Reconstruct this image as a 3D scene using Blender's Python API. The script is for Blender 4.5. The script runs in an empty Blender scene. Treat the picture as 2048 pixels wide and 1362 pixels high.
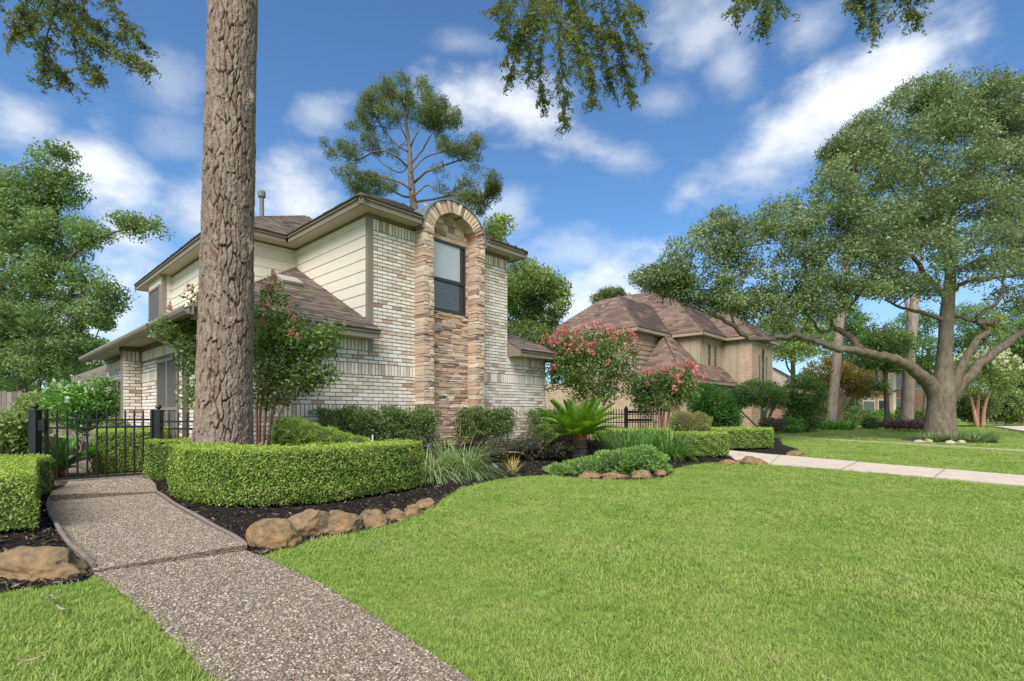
import bpy, math, random
import numpy as np
from mathutils import Vector, Matrix, Euler, noise as mnoise
from mathutils.geometry import delaunay_2d_cdt

# ------------------------------------------------------------------ camera, sky, sun, exposure
scene = bpy.context.scene
COL = scene.collection
FPX, HX, HY, CAMH = 1010.0, 1024.0, 823.0, 0.95      # focal length / principal column / horizon row (photo pixels), eye height
cam = bpy.data.cameras.new('camera')
cam.sensor_width = 36.0
cam.lens = 36.0 * FPX / 2048
cam.shift_y = (HY - 681.0) / 2048
cam.clip_start = 0.05
cam.clip_end = 4000
cam_ob = bpy.data.objects.new('camera', cam)
cam_ob.location = (0, 0, CAMH)
cam_ob.rotation_euler = (math.radians(90), 0, 0)
COL.objects.link(cam_ob)
scene.camera = cam_ob

SUN_AZ, SUN_EL = math.radians(192), math.radians(48)   # compass angle of the sun (0 = +Y, clockwise), height
world = bpy.data.worlds.new('World')
scene.world = world
world.use_nodes = True
wt = world.node_tree
wt.nodes.clear()


def nd(nt, typ, **kw):
    n = nt.nodes.new(typ)
    for k, v in kw.items():
        setattr(n, k, v)
    return n


def setin(nt, sock, v):
    if isinstance(v, bpy.types.NodeSocket):
        nt.links.new(v, sock)
    elif isinstance(v, (tuple, list)) and len(v) == 3 and sock.type == 'RGBA':
        sock.default_value = (*v, 1)
    else:
        sock.default_value = v


def mth(nt, op, a, b=None, c=None, clamp=False):
    n = nd(nt, 'ShaderNodeMath', operation=op, use_clamp=clamp)
    for i, v in enumerate((a, b, c)):
        if v is not None:
            setin(nt, n.inputs[i], v)
    return n.outputs[0]


def smooth(nt, x, lo, hi):
    n = nd(nt, 'ShaderNodeMapRange', interpolation_type='SMOOTHSTEP')
    setin(nt, n.inputs[0], x)
    n.inputs[1].default_value = lo
    n.inputs[2].default_value = hi
    return n.outputs[0]


def mixc(nt, f, a, b, blend='MIX'):
    n = nd(nt, 'ShaderNodeMix', data_type='RGBA', blend_type=blend)
    setin(nt, n.inputs[0], f)
    setin(nt, n.inputs[6], a)
    setin(nt, n.inputs[7], b)
    return n.outputs[2]


def build_world():
    nt = wt
    out = nd(nt, 'ShaderNodeOutputWorld')
    bg = nd(nt, 'ShaderNodeBackground')
    bg.inputs[1].default_value = 0.10
    nt.links.new(bg.outputs[0], out.inputs[0])
    sky = nd(nt, 'ShaderNodeTexSky', sky_type='NISHITA', sun_disc=False)
    sky.sun_elevation = SUN_EL
    sky.sun_rotation = SUN_AZ
    sky.air_density = 1.0
    sky.dust_density = 0.6
    sky.ozone_density = 1.6
    tc = nd(nt, 'ShaderNodeTexCoord')
    sep = nd(nt, 'ShaderNodeSeparateXYZ')
    nt.links.new(tc.outputs['Generated'], sep.inputs[0])
    x, y, z = sep.outputs
    az = mth(nt, 'ARCTAN2', x, y)
    el = mth(nt, 'ARCSINE', z)
    # turbulence that tears the cloud edges
    mp = nd(nt, 'ShaderNodeMapping')
    mp.inputs['Scale'].default_value = (1, 1, 1.7)
    nt.links.new(tc.outputs['Generated'], mp.inputs[0])

    def noise(scale, detail, rough, off=0):
        n = nd(nt, 'ShaderNodeTexNoise')
        n.inputs['Scale'].default_value = scale
        n.inputs['Detail'].default_value = detail
        n.inputs['Roughness'].default_value = rough
        if off:
            m2 = nd(nt, 'ShaderNodeMapping')
            m2.inputs['Location'].default_value = (off, off * .7, off * .3)
            nt.links.new(mp.outputs[0], m2.inputs[0])
            nt.links.new(m2.outputs[0], n.inputs[0])
        else:
            nt.links.new(mp.outputs[0], n.inputs[0])
        return n.outputs[0]
    n1 = noise(4.2, 5, .55)
    n2 = noise(13.0, 4, .6, 3.1)
    tear = mth(nt, 'ADD', mth(nt, 'MULTIPLY_ADD', n1, 3.0, -1.5), mth(nt, 'MULTIPLY_ADD', n2, 1.7, -.85))
    blobs = [(1030, 225, 190, 72, 1, 14), (1160, 285, 100, 38, .85, 10), (1700, 205, 190, 70, 1, -15), (1560, 285, 200, 64, 1, -14),
             (1480, 352, 150, 55, .75, 0), (1410, 60, 100, 70, .6, 0), (1455, 135, 66, 56, .5, 30), (1610, 62, 66, 44, .6, 0),
             (60, 240, 110, 42, .7, -6), (200, 335, 135, 62, 1, 16), (335, 155, 60, 46, .3, 20), (340, 290, 90, 34, .3, -15),
             (645, 235, 70, 38, .55, -12), (600, 375, 120, 70, 1, 0), (395, 430, 80, 75, .85, 0), (925, 85, 80, 30, .35, 0),
             (1255, 322, 76, 40, .5, 15), (1200, 590, 160, 62, .95, -12), (1000, 420, 70, 60, .5, 0), (1150, 505, 95, 42, .45, 0),
             (285, 520, 95, 75, .95, 0), (180, 650, 130, 70, .8, 0), (1320, 205, 80, 34, .35, 0)]
    cmb = nd(nt, 'ShaderNodeCombineXYZ')
    nt.links.new(az, cmb.inputs[0])
    nt.links.new(el, cmb.inputs[1])
    azel = cmb.outputs[0]
    mask = None
    for (cx, cy, rx, ry, s, rot) in blobs:
        dx, dz = (cx - HX) / FPX, (HY - cy) / FPX
        a0, e0 = math.atan2(dx, 1), math.atan2(dz, math.hypot(dx, 1))
        ax = rx / FPX / (1 + dx * dx)
        ey = ry / FPX * math.cos(e0) ** 1.5
        mpb = nd(nt, 'ShaderNodeMapping', vector_type='TEXTURE')
        mpb.inputs['Location'].default_value = (a0, e0, 0)
        mpb.inputs['Rotation'].default_value = (0, 0, math.radians(-rot))
        mpb.inputs['Scale'].default_value = (ax, ey, 1)
        nt.links.new(azel, mpb.inputs[0])
        ln = nd(nt, 'ShaderNodeVectorMath', operation='LENGTH')
        nt.links.new(mpb.outputs[0], ln.inputs[0])
        d = ln.outputs['Value']
        m = mth(nt, 'MULTIPLY', smooth(nt, mth(nt, 'SUBTRACT', d, tear), 1.45, -.1), s)
        mask = m if mask is None else mth(nt, 'MAXIMUM', mask, m)
    # fuller, more even cloud added out of view behind the viewer, for soft fill light
    back = smooth(nt, y, .15, -.25)
    gen = mth(nt, 'MULTIPLY', smooth(nt, noise(2.6, 4, .58, 9.3), .33, .52), back)
    mask = mth(nt, 'MAXIMUM', mask, mth(nt, 'MULTIPLY', gen, .85))
    haze = smooth(nt, el, .34, -.02)
    blue = mixc(nt, 1.0, sky.outputs[0], (.48, .70, .86), 'MULTIPLY')
    blue = mixc(nt, mth(nt, 'MULTIPLY', haze, .55), blue, (2.7, 3.7, 4.7))
    shade = smooth(nt, n1, .25, .7)
    white = mixc(nt, shade, (4.0, 4.25, 4.55), (5.6, 5.65, 5.7))
    nt.links.new(mixc(nt, mth(nt, 'MULTIPLY', mask, .92), blue, white), bg.inputs[0])


build_world()
sun = bpy.data.lights.new('sun', 'SUN')
sun.energy = 2.7
sun.angle = math.radians(40)
sun.color = (1.0, .93, .83)
sun_ob = bpy.data.objects.new('sun', sun)
_d = Vector((math.sin(SUN_AZ) * math.cos(SUN_EL), math.cos(SUN_AZ) * math.cos(SUN_EL), math.sin(SUN_EL)))
sun_ob.rotation_euler = _d.to_track_quat('Z', 'Y').to_euler()
sun_ob.location = _d * 60
COL.objects.link(sun_ob)
vs = scene.view_settings
vs.view_transform = 'Standard'
vs.look = 'None'
vs.gamma = 1
vs.use_curve_mapping = False
vs.exposure = 1.1
scene.cycles.use_denoising = True
scene.cycles.max_bounces = 6
scene.cycles.diffuse_bounces = 3
scene.cycles.glossy_bounces = 2
scene.cycles.transmission_bounces = 4
scene.cycles.sample_clamp_indirect = 6

# ------------------------------------------------------------------ helpers
rng = np.random.default_rng(7)
random.seed(7)
ID4 = Matrix.Identity(4)


def W(px, py, Y):                       # photo pixel at depth Y -> world point
    return np.array([(px - HX) / FPX * Y, Y, CAMH + (HY - py) / FPX * Y])


def G(px, py, z=0.0):                   # photo pixel on level ground of height z
    Y = (CAMH - z) * FPX / (py - HY)
    return np.array([(px - HX) / FPX * Y, Y, z])


KX, KY = -2.54, 8.94                    # front left corner of the tall wing; both houses share these wall directions
U = np.array([.6837, .7298, 0.])
VV = np.array([-.7300, .6834, 0.])
UP = np.array([0, 0, 1.])


def H(s, t, z):                         # house frame: s along the front wall, t back along the side wall
    return np.array([KX, KY, 0]) + s * U + t * VV + z * UP


def sstep(x, a, b):
    x = np.clip((x - a) / (b - a), 0, 1)
    return x * x * (3 - 2 * x)


def bed_z(x, y):                        # the planting bed rises towards the wall
    rx, ry = x - KX, y - KY
    s, t = rx * U[0] + ry * U[1], rx * VV[0] + ry * VV[1]
    return .27 * sstep(-t, 3.0, .3) * sstep(s, -3.6, -1.8) * sstep(s, 9.5, 6.5)


def mesh_np(name, V, F, smooth_=False):
    V = np.asarray(V, np.float32).reshape(-1, 3)
    F = np.asarray(F, np.int32)
    me = bpy.data.meshes.new(name)
    me.vertices.add(len(V))
    me.vertices.foreach_set('co', V.ravel())
    k = F.shape[1]
    me.loops.add(F.size)
    me.loops.foreach_set('vertex_index', F.ravel())
    me.polygons.add(len(F))
    me.polygons.foreach_set('loop_start', np.arange(0, F.size, k, dtype=np.int32))
    if smooth_:
        me.polygons.foreach_set('use_smooth', np.ones(len(F), bool))
    me.update(calc_edges=True)
    me.validate()
    return me


class MB:
    """collects shapes for one mesh"""

    def __init__(self):
        self.v, self.f, self.a = [], [], []

    def add(self, V, F, a=0.0):
        n = len(self.v)
        self.v += [tuple(map(float, p)) for p in V]
        self.f += [tuple(int(i) + n for i in f) for f in F]
        self.a += [a] * len(V)
        return self

    def box(self, o, ax, ay, az, a=0.0):         # corner + three edge vectors
        o, ax, ay, az = (np.asarray(q, float) for q in (o, ax, ay, az))
        V = [o, o + ax, o + ax + ay, o + ay, o + az, o + ax + az, o + ax + ay + az, o + ay + az]
        F = [(0, 3, 2, 1), (4, 5, 6, 7), (0, 1, 5, 4), (1, 2, 6, 5), (2, 3, 7, 6), (3, 0, 4, 7)]
        if np.dot(np.cross(ax, ay), az) < 0:
            F = [f[::-1] for f in F]
        return self.add(V, F, a)

    def hbox(self, s0, s1, t0, t1, z0, z1, a=0.0):   # box in the house frame
        return self.box(H(s0, t0, z0), (s1 - s0) * U, (t1 - t0) * VV, (z1 - z0) * UP, a)

    def prism(self, pts, ext, a=0.0):
        pts = [np.asarray(p, float) for p in pts]
        ext = np.asarray(ext, float)
        n = len(pts)
        V = pts + [p + ext for p in pts]
        F = [tuple(range(n))[::-1], tuple(range(n, 2 * n))] + [(i, (i + 1) % n, n + (i + 1) % n, n + i) for i in range(n)]
        nrm = sum(np.cross(pts[i], pts[(i + 1) % n]) for i in range(n))
        if np.dot(nrm, ext) < 0:
            F = [f[::-1] for f in F]
        return self.add(V, F, a)

    def tube(self, path, rad, n=8, cap=True, a=0.0):
        path = np.asarray(path, float)
        rad = np.broadcast_to(np.asarray(rad, float), (len(path),))
        V, F = [], []
        ref = np.array([.31, .17, .93])
        for i, p in enumerate(path):
            d = path[min(i + 1, len(path) - 1)] - path[max(i - 1, 0)]
            d = d / (np.linalg.norm(d) + 1e-9)
            if abs(np.dot(d, ref)) > .95:
                ref = np.array([.9, .3, .1])
            e1 = np.cross(d, ref)
            e1 /= np.linalg.norm(e1)
            e2 = np.cross(d, e1)
            ref = -e2 if False else ref
            for k in range(n):
                an = 2 * math.pi * k / n
                V.append(p + rad[i] * (math.cos(an) * e1 + math.sin(an) * e2))
        for i in range(len(path) - 1):
            for k in range(n):
                k2 = (k + 1) % n
                F.append((i * n + k, i * n + k2, (i + 1) * n + k2, (i + 1) * n + k))
        if cap:
            F.append(tuple(range(n))[::-1])
            F.append(tuple((len(path) - 1) * n + k for k in range(n)))
        return self.add(V, F, a)

    def lathe(self, c, prof, n=12, a=0.0):       # profile [(radius, z)]
        V = [np.asarray(c) + np.array([r * math.cos(2 * math.pi * k / n), r * math.sin(2 * math.pi * k / n), z]) for r, z in prof for k in range(n)]
        F = [(i * n + k, i * n + (k + 1) % n, (i + 1) * n + (k + 1) % n, (i + 1) * n + k) for i in range(len(prof) - 1) for k in range(n)]
        F += [tuple(range(n))[::-1], tuple((len(prof) - 1) * n + k for k in range(n))]
        return self.add(V, F, a)

    def mesh(self, name, smooth_=False):
        me = bpy.data.meshes.new(name)
        me.from_pydata(self.v, [], self.f)
        if any(self.a):
            at = me.attributes.new('tone', 'FLOAT', 'POINT')
            at.data.foreach_set('value', np.asarray(self.a, np.float32))
        if smooth_:
            me.polygons.foreach_set('use_smooth', np.ones(len(me.polygons), bool))
        me.update()
        return me

    def build(self, name, mat, parent=None, smooth_=False, **kw):
        return obj(name, self.mesh(name, smooth_), mat, parent, **kw)


def tag(o, label=None, cat=None, group=None, kind=None):
    for k, v in (('label', label), ('category', cat), ('group', group), ('kind', kind)):
        if v:
            o[k] = v
    return o


def obj(name, me, mat=None, parent=None, label=None, cat=None, group=None, kind=None):
    o = bpy.data.objects.new(name, me)
    if mat and not me.materials:
        me.materials.append(mat)
    COL.objects.link(o)
    if parent is not None:
        par(o, parent)
    return tag(o, label, cat, group, kind)


def par(o, p):
    o.parent = p
    o.matrix_parent_inverse = p_world(p).inverted()


def p_world(p):
    return (p_world(p.parent) @ p.matrix_parent_inverse if p.parent else ID4) @ Matrix.LocRotScale(p.location, p.rotation_euler, p.scale)


def thing(name, loc, label, cat, group=None, kind=None):
    e = bpy.data.objects.new(name, None)
    e.empty_display_size = .2
    e.location = tuple(map(float, loc))
    COL.objects.link(e)
    return tag(e, label, cat, group, kind)


def inpoly(x, y, poly):
    x, y = np.asarray(x), np.asarray(y)
    ins = np.zeros(x.shape, bool)
    n = len(poly)
    for i in range(n):
        x0, y0 = poly[i][:2]
        x1, y1 = poly[(i + 1) % n][:2]
        c = ((y0 > y) != (y1 > y)) & (x < (x1 - x0) * (y - y0) / (y1 - y0 + 1e-12) + x0)
        ins ^= c
    return ins


def spline(pts, n):
    """smooth curve (Catmull-Rom) through points, n samples per span"""
    P = [np.asarray(p, float) for p in pts]
    P = [2 * P[0] - P[1]] + P + [2 * P[-1] - P[-2]]
    out = []
    for i in range(1, len(P) - 2):
        for k in range(n):
            t = k / n
            out.append(.5 * (2 * P[i] + (P[i + 1] - P[i - 1]) * t + (2 * P[i - 1] - 5 * P[i] + 4 * P[i + 1] - P[i + 2]) * t * t + (3 * P[i] - P[i - 1] - 3 * P[i + 1] + P[i + 2]) * t ** 3))
    out.append(P[-2])
    return np.array(out)


def sheet(poly, step, zf):
    """triangulated sheet: exact outline, inner grid of the given step, height zf(x, y)"""
    poly = [(float(p[0]), float(p[1])) for p in poly]
    xs, ys = [p[0] for p in poly], [p[1] for p in poly]
    gx, gy = np.meshgrid(np.arange(min(xs), max(xs), step), np.arange(min(ys), max(ys), step))
    gx, gy = gx.ravel() + rng.uniform(-.2, .2, gx.size) * step, gy.ravel() + rng.uniform(-.2, .2, gy.size) * step
    ok = inpoly(gx, gy, poly)
    pts = [Vector(p) for p in poly] + [Vector((a, b)) for a, b in zip(gx[ok], gy[ok])]
    v, e, f, *_ = delaunay_2d_cdt(pts, [], [list(range(len(poly)))], 1, 1e-5)
    V = np.array([(p.x, p.y, 0) for p in v])
    V[:, 2] = zf(V[:, 0], V[:, 1])
    F = []
    for t in f:
        a, b, c = (V[i] for i in t[:3])
        F.append(t if (b[0] - a[0]) * (c[1] - a[1]) - (b[1] - a[1]) * (c[0] - a[0]) > 0 else t[::-1])
    return V, np.array(F)


# ------------------------------------------------------------------ materials
def newmat(name, rough=.7, spec=.3):
    m = bpy.data.materials.new(name)
    m.use_nodes = True
    nt = m.node_tree
    b = nt.nodes['Principled BSDF']
    b.inputs['Roughness'].default_value = rough
    b.inputs['Specular IOR Level'].default_value = spec
    return m, nt, b


def coord(nt, kind='Object', scale=(1, 1, 1)):
    if kind == 'Position':
        o = nd(nt, 'ShaderNodeNewGeometry').outputs['Position']
    else:
        o = nd(nt, 'ShaderNodeTexCoord').outputs[kind]
    if tuple(scale) != (1, 1, 1):
        mp = nd(nt, 'ShaderNodeMapping')
        mp.inputs['Scale'].default_value = scale
        nt.links.new(o, mp.inputs[0])
        o = mp.outputs[0]
    return o


def tnoise(nt, co, scale, detail=4, rough=.55, dist=0):
    n = nd(nt, 'ShaderNodeTexNoise')
    nt.links.new(co, n.inputs[0])
    n.inputs['Scale'].default_value = scale
    n.inputs['Detail'].default_value = detail
    n.inputs['Roughness'].default_value = rough
    n.inputs['Distortion'].default_value = dist
    return n.outputs[0]


def ramp(nt, fac, stops):
    r = nd(nt, 'ShaderNodeValToRGB')
    el = r.color_ramp.elements
    while len(el) < len(stops):
        el.new(.5)
    for e, (p, c) in zip(el, stops):
        e.position = p
        e.color = (*c, 1)
    setin(nt, r.inputs[0], fac)
    return r.outputs[0]


def bump(nt, b, h, dist, strength=1.0):
    n = nd(nt, 'ShaderNodeBump')
    n.inputs['Distance'].default_value = dist
    n.inputs['Strength'].default_value = strength
    nt.links.new(h, n.inputs['Height'])
    nt.links.new(n.outputs[0], b.inputs['Normal'])


def plain(name, c, rough=.6, var=.12, scale=6, bmp=0, spec=.3, metal=0):
    m, nt, b = newmat(name, rough, spec)
    co = coord(nt, 'Position')
    n = tnoise(nt, co, scale, 5, .6)
    c = np.array(c)
    nt.links.new(ramp(nt, n, [(.3, tuple(c * (1 - var))), (.7, tuple(np.minimum(c * (1 + var), 1)))]), b.inputs['Base Color'])
    b.inputs['Metallic'].default_value = metal
    if bmp:
        bump(nt, b, tnoise(nt, co, scale * 6, 4), bmp)
    return m


def leafmat(name, cols, trans=.35, rough=.45, big=.35, bigscale=.8, gain=1.45):
    """leaf: colours vary leaf by leaf and in drifts; light also comes through"""
    m, nt, b = newmat(name, rough, .35)
    geo = nd(nt, 'ShaderNodeNewGeometry')
    r = geo.outputs['Random Per Island']
    n = tnoise(nt, geo.outputs['Position'], bigscale, 3)
    f = mth(nt, 'ADD', mth(nt, 'MULTIPLY', r, 1 - big), mth(nt, 'MULTIPLY', mth(nt, 'MULTIPLY_ADD', n, 2.4, -.7, True), big))
    cols = [tuple(np.array(q) * gain) for q in cols]
    k = len(cols)
    c = ramp(nt, f, [(.08 + .84 * i / (k - 1), cols[i]) for i in range(k)])
    nt.links.new(c, b.inputs['Base Color'])
    tr = nd(nt, 'ShaderNodeBsdfTranslucent')
    nt.links.new(mixc(nt, 1.0, c, (1.25, 1.3, .55), 'MULTIPLY'), tr.inputs[0])
    mx = nd(nt, 'ShaderNodeMixShader')
    mx.inputs[0].default_value = trans
    nt.links.new(b.outputs[0], mx.inputs[1])
    nt.links.new(tr.outputs[0], mx.inputs[2])
    nt.links.new(mx.outputs[0], nt.nodes['Material Output'].inputs[0])
    return m


def tonemat(name, stops, rough=.8, noise_amt=.5, scale=14, bmp=.004, obj_rand=0.0, spec=.2, bscale=60):
    """piece colour comes from its own 'tone' value, broken up by blotches"""
    m, nt, b = newmat(name, rough, spec)
    co = coord(nt, 'Position')
    at = nd(nt, 'ShaderNodeAttribute', attribute_name='tone')
    f = at.outputs['Fac']
    if obj_rand:
        oi = nd(nt, 'ShaderNodeObjectInfo')
        f = mth(nt, 'ADD', f, mth(nt, 'MULTIPLY_ADD', oi.outputs['Random'], obj_rand, -obj_rand / 2))
    n = tnoise(nt, co, scale, 5, .65)
    f = mth(nt, 'ADD', f, mth(nt, 'MULTIPLY_ADD', n, noise_amt * 2, -noise_amt), None, True)
    nt.links.new(ramp(nt, f, stops), b.inputs['Base Color'])
    if bmp:
        bump(nt, b, tnoise(nt, co, bscale, 5), bmp)
    return m


MT = {}
MT['trim'] = plain('trim_paint', (.235, .195, .155), .5, .06, 3)
MT['trim_dark'] = plain('trim_paint_dark', (.165, .135, .105), .5, .06, 3)
MT['soffit'] = plain('soffit_paint', (.52, .46, .35), .6, .04, 2)
MT['siding'] = plain('siding_paint', (.69, .64, .54), .55, .04, 3)
MT['mortar'] = plain('mortar', (.19, .17, .145), .95, .2, 9, .003)
MT['brick'] = tonemat('whitewashed_brick', [(0, (.34, .21, .15)), (.22, (.46, .33, .255)), (.42, (.58, .49, .40)), (.65, (.69, .635, .56)), (1, (.80, .765, .71))], .85, .27, 13, .004)
MT['stone'] = tonemat('ledge_stone', [(0, (.20, .155, .125)), (.18, (.36, .22, .155)), (.36, (.50, .345, .25)), (.5, (.42, .35, .28)), (.66, (.58, .41, .285)), (.82, (.52, .44, .35)), (1, (.66, .56, .45))], .85, .24, 9, .008, bscale=30)
MT['shingle'] = tonemat('weathered_shingle', [(0, (.085, .068, .058)), (.5, (.15, .122, .104)), (1, (.235, .195, .165))], .9, .16, 5, .004, bscale=150)
MT['shingle2'] = tonemat('red_brown_shingle', [(0, (.075, .055, .047)), (.5, (.155, .108, .088)), (1, (.24, .175, .145))], .9, .16, 2.5, 0)
MT['shingle3'] = tonemat('grey_tan_shingle', [(0, (.22, .18, .15)), (.5, (.31, .26, .22)), (1, (.40, .34, .29))], .9, .2, 3, 0)
MT['iron'] = plain('black_painted_iron', (.012, .015, .018), .4, .2, 20, 0, .5)
MT['metal'] = plain('weathered_flashing', (.22, .25, .28), .55, .18, 8, 0, .5, .5)
MT['edging'] = plain('plastic_edging', (.19, .155, .14), .6, .15, 8, .002)
MT['concrete'] = plain('concrete', (.50, .43, .35), .9, .10, 3, .002)
MT['soil'] = plain('soil', (.06, .045, .032), .95, .3, 20, .01)
MT['bark_brown'] = plain('smooth_bark', (.26, .19, .135), .8, .3, 12, .006)


def barkmat(name, c0, c1, c2, sc=6, st=.35, bm=.03):
    m, nt, b = newmat(name, .9, .15)
    co = coord(nt, 'Position', (1, 1, st))
    n = tnoise(nt, co, sc, 6, .65, .4)
    n2 = tnoise(nt, co, sc * 4, 4, .6)
    f = mth(nt, 'ADD', mth(nt, 'MULTIPLY', n, .75), mth(nt, 'MULTIPLY', n2, .25))
    nt.links.new(ramp(nt, f, [(.33, c0), (.5, c1), (.68, c2)]), b.inputs['Base Color'])
    bump(nt, b, f, bm)
    return m


MT['bark_oak'] = barkmat('oak_bark', (.085, .068, .05), (.15, .125, .095), (.22, .19, .15), 9, .4, .05)
MT['bark_pine'] = barkmat('far_pine_bark', (.16, .12, .10), (.29, .235, .20), (.38, .32, .28), 8, .3, .05)
MT['bark_dark'] = barkmat('dark_bark', (.05, .04, .033), (.09, .075, .06), (.14, .12, .10), 8, .3, .03)
MT['bark_red'] = barkmat('peeling_bark', (.20, .10, .065), (.30, .17, .115), (.42, .29, .21), 8, .3, .01)

MT['box'] = leafmat('boxwood_leaf', [(.05, .10, .018), (.095, .165, .026), (.15, .225, .036), (.22, .29, .06), (.26, .22, .09)], .4, .4, .25, 3, 1.75)
MT['box_tip'] = leafmat('boxwood_new_leaf', [(.12, .19, .03), (.20, .29, .05), (.29, .37, .085), (.36, .40, .12)], .4, .45, .2, 4)
MT['twiggy'] = leafmat('hedge_leaf_dark', [(.03, .06, .02), (.06, .105, .03), (.10, .15, .042), (.17, .18, .075)], .35, .35, .25, 3, 1.85)
MT['oak'] = leafmat('oak_leaf', [(.05, .075, .038), (.085, .12, .056), (.135, .175, .09), (.22, .25, .155)], .35, .4, .45, .7, 1.65)
MT['oakhang'] = leafmat('hanging_oak_leaf', [(.04, .055, .022), (.07, .09, .032), (.10, .125, .042), (.12, .105, .05)], .5, .45, .5, 1.2, 1.7)
MT['tree1'] = leafmat('broad_leaf', [(.06, .105, .045), (.10, .16, .06), (.15, .22, .085), (.21, .27, .12)], .4, .45, .5, .6)
MT['tree2'] = leafmat('bg_leaf', [(.03, .07, .025), (.06, .12, .035), (.11, .18, .05), (.17, .23, .08)], .35, .5, .5, .4)
MT['tree3'] = leafmat('bright_leaf', [(.075, .115, .04), (.12, .18, .055), (.18, .24, .075), (.25, .30, .12)], .4, .5, .5, .5)
MT['pine'] = leafmat('pine_needle', [(.04, .06, .02), (.075, .105, .03), (.115, .155, .045), (.16, .18, .07)], .3, .5, .5, .8, 1.3)
MT['myrtle'] = leafmat('myrtle_leaf', [(.03, .06, .022), (.06, .105, .03), (.105, .165, .042), (.18, .235, .065)], .38, .35, .35, 1.5, 1.6)
MT['blossom'] = leafmat('pink_blossom', [(.50, .12, .16), (.64, .19, .24), (.72, .30, .33), (.74, .44, .42)], .35, .6, .3, 4, gain=1.0)
MT['blossom_w'] = leafmat('cream_blossom', [(.6, .58, .42), (.72, .70, .55), (.8, .78, .66)], .3, .6, .3, 4, gain=1.0)
MT['juniper'] = leafmat('juniper_spray', [(.07, .125, .04), (.115, .20, .055), (.175, .28, .075), (.25, .35, .11)], .35, .5, .4, 4)
MT['topiary'] = leafmat('feathery_juniper', [(.07, .12, .02), (.13, .22, .03), (.20, .31, .045), (.27, .37, .07)], .35, .5, .5, 5)
MT['topiary_brown'] = leafmat('brownish_juniper', [(.10, .085, .05), (.14, .14, .05), (.17, .22, .055), (.22, .28, .07)], .25, .5, .5, 5)
MT['liriope'] = leafmat('strap_leaf', [(.05, .10, .03), (.09, .16, .045), (.17, .24, .09), (.32, .37, .22)], .3, .35, .15, 3)
MT['liriope_g'] = leafmat('green_strap_leaf', [(.04, .09, .025), (.07, .15, .035), (.12, .22, .05), (.20, .29, .09)], .3, .35, .2, 3)
MT['liriope_v'] = leafmat('variegated_strap_leaf', [(.08, .14, .045), (.15, .22, .085), (.24, .30, .15), (.36, .40, .26)], .3, .35, .15, 3)
MT['drygrass'] = leafmat('dry_strap_leaf', [(.20, .20, .06), (.34, .29, .10), (.45, .36, .18)], .3, .5, .2, 3)
MT['sago'] = leafmat('sago_leaf', [(.05, .12, .015), (.09, .19, .02), (.15, .27, .025), (.22, .34, .04)], .35, .3, .35, 2)
MT['loro'] = leafmat('dusky_leaf', [(.03, .035, .022), (.055, .06, .035), (.09, .085, .055), (.14, .12, .08)], .25, .45, .3, 3)
MT['gold'] = leafmat('golden_leaf', [(.11, .12, .02), (.18, .16, .025), (.25, .18, .035), (.14, .17, .04)], .4, .5, .5, .8, 1.1)
MT['shrub'] = leafmat('fresh_shrub_leaf', [(.035, .09, .025), (.065, .16, .03), (.11, .24, .045), (.18, .32, .07)], .35, .4, .4, 1.5)
MT['white'] = leafmat('white_petal', [(.7, .7, .66), (.8, .8, .78)], .3, .6, gain=1.0)
MT['purple'] = leafmat('purple_groundcover_leaf', [(.05, .03, .035), (.10, .06, .065), (.16, .10, .10)], .2, .5)


def leafset(P, L, Wd, r, nrm=None, spread=.9, fold=.22, upb=.6, axis=None):
    n = len(P)
    P = np.asarray(P, float)
    n0 = r.normal(size=(n, 3))
    n0 /= np.linalg.norm(n0, axis=1)[:, None] + 1e-9
    if nrm is not None:
        n0 = np.asarray(nrm) + spread * n0
    else:
        n0[:, 2] += upb
    n0 /= np.linalg.norm(n0, axis=1)[:, None] + 1e-9
    d = r.normal(size=(n, 3))
    if axis is not None:
        d = np.asarray(axis) + .5 * d
    d -= (d * n0).sum(1)[:, None] * n0
    d /= np.linalg.norm(d, axis=1)[:, None] + 1e-9
    sd = np.cross(n0, d)
    k = r.uniform(.65, 1.3, n)[:, None]
    l, w = L * k, Wd * k
    V = np.stack([P - d * l / 2, P + sd * w / 2 + n0 * fold * w + d * l * .06, P + d * l / 2, P - sd * w / 2 + n0 * fold * w + d * l * .06], 1)
    return V.reshape(-1, 3), np.arange(4 * n).reshape(n, 4)


def blades(B, D, L, Wd, bend, r, seg=4):
    """strap leaves: base points, start directions, bending over by gravity"""
    n = len(B)
    B, D = np.asarray(B, float), np.asarray(D, float)
    L = np.broadcast_to(L, (n,))
    Wd = np.broadcast_to(Wd, (n,))
    sd = np.cross(D, UP)
    sd /= np.linalg.norm(sd, axis=1)[:, None] + 1e-6
    p, d = B.copy(), D / np.linalg.norm(D, axis=1)[:, None]
    rows = []
    bend = np.broadcast_to(bend, (n,))
    for i in range(seg + 1):
        w = Wd * (1 - (i / seg) ** 1.8) * .5 + .0004
        rows.append(np.stack([p - sd * w[:, None], p + sd * w[:, None]], 1))
        p = p + d * (L / seg)[:, None]
        d = d + np.array([0, 0, -1.]) * (bend / seg)[:, None]
        d /= np.linalg.norm(d, axis=1)[:, None]
    V = np.stack(rows, 1).reshape(-1, 3)
    k = 2 * (seg + 1)
    f = np.array([[2 * i, 2 * i + 1, 2 * i + 3, 2 * i + 2] for i in range(seg)])
    F = (np.arange(n)[:, None, None] * k + f[None]).reshape(-1, 4)
    return V, F


def merge(parts):
    V, F, n = [], [], 0
    for v, f in parts:
        V.append(v)
        F.append(np.asarray(f) + n)
        n += len(v)
    return np.concatenate(V), np.concatenate(F)


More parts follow.
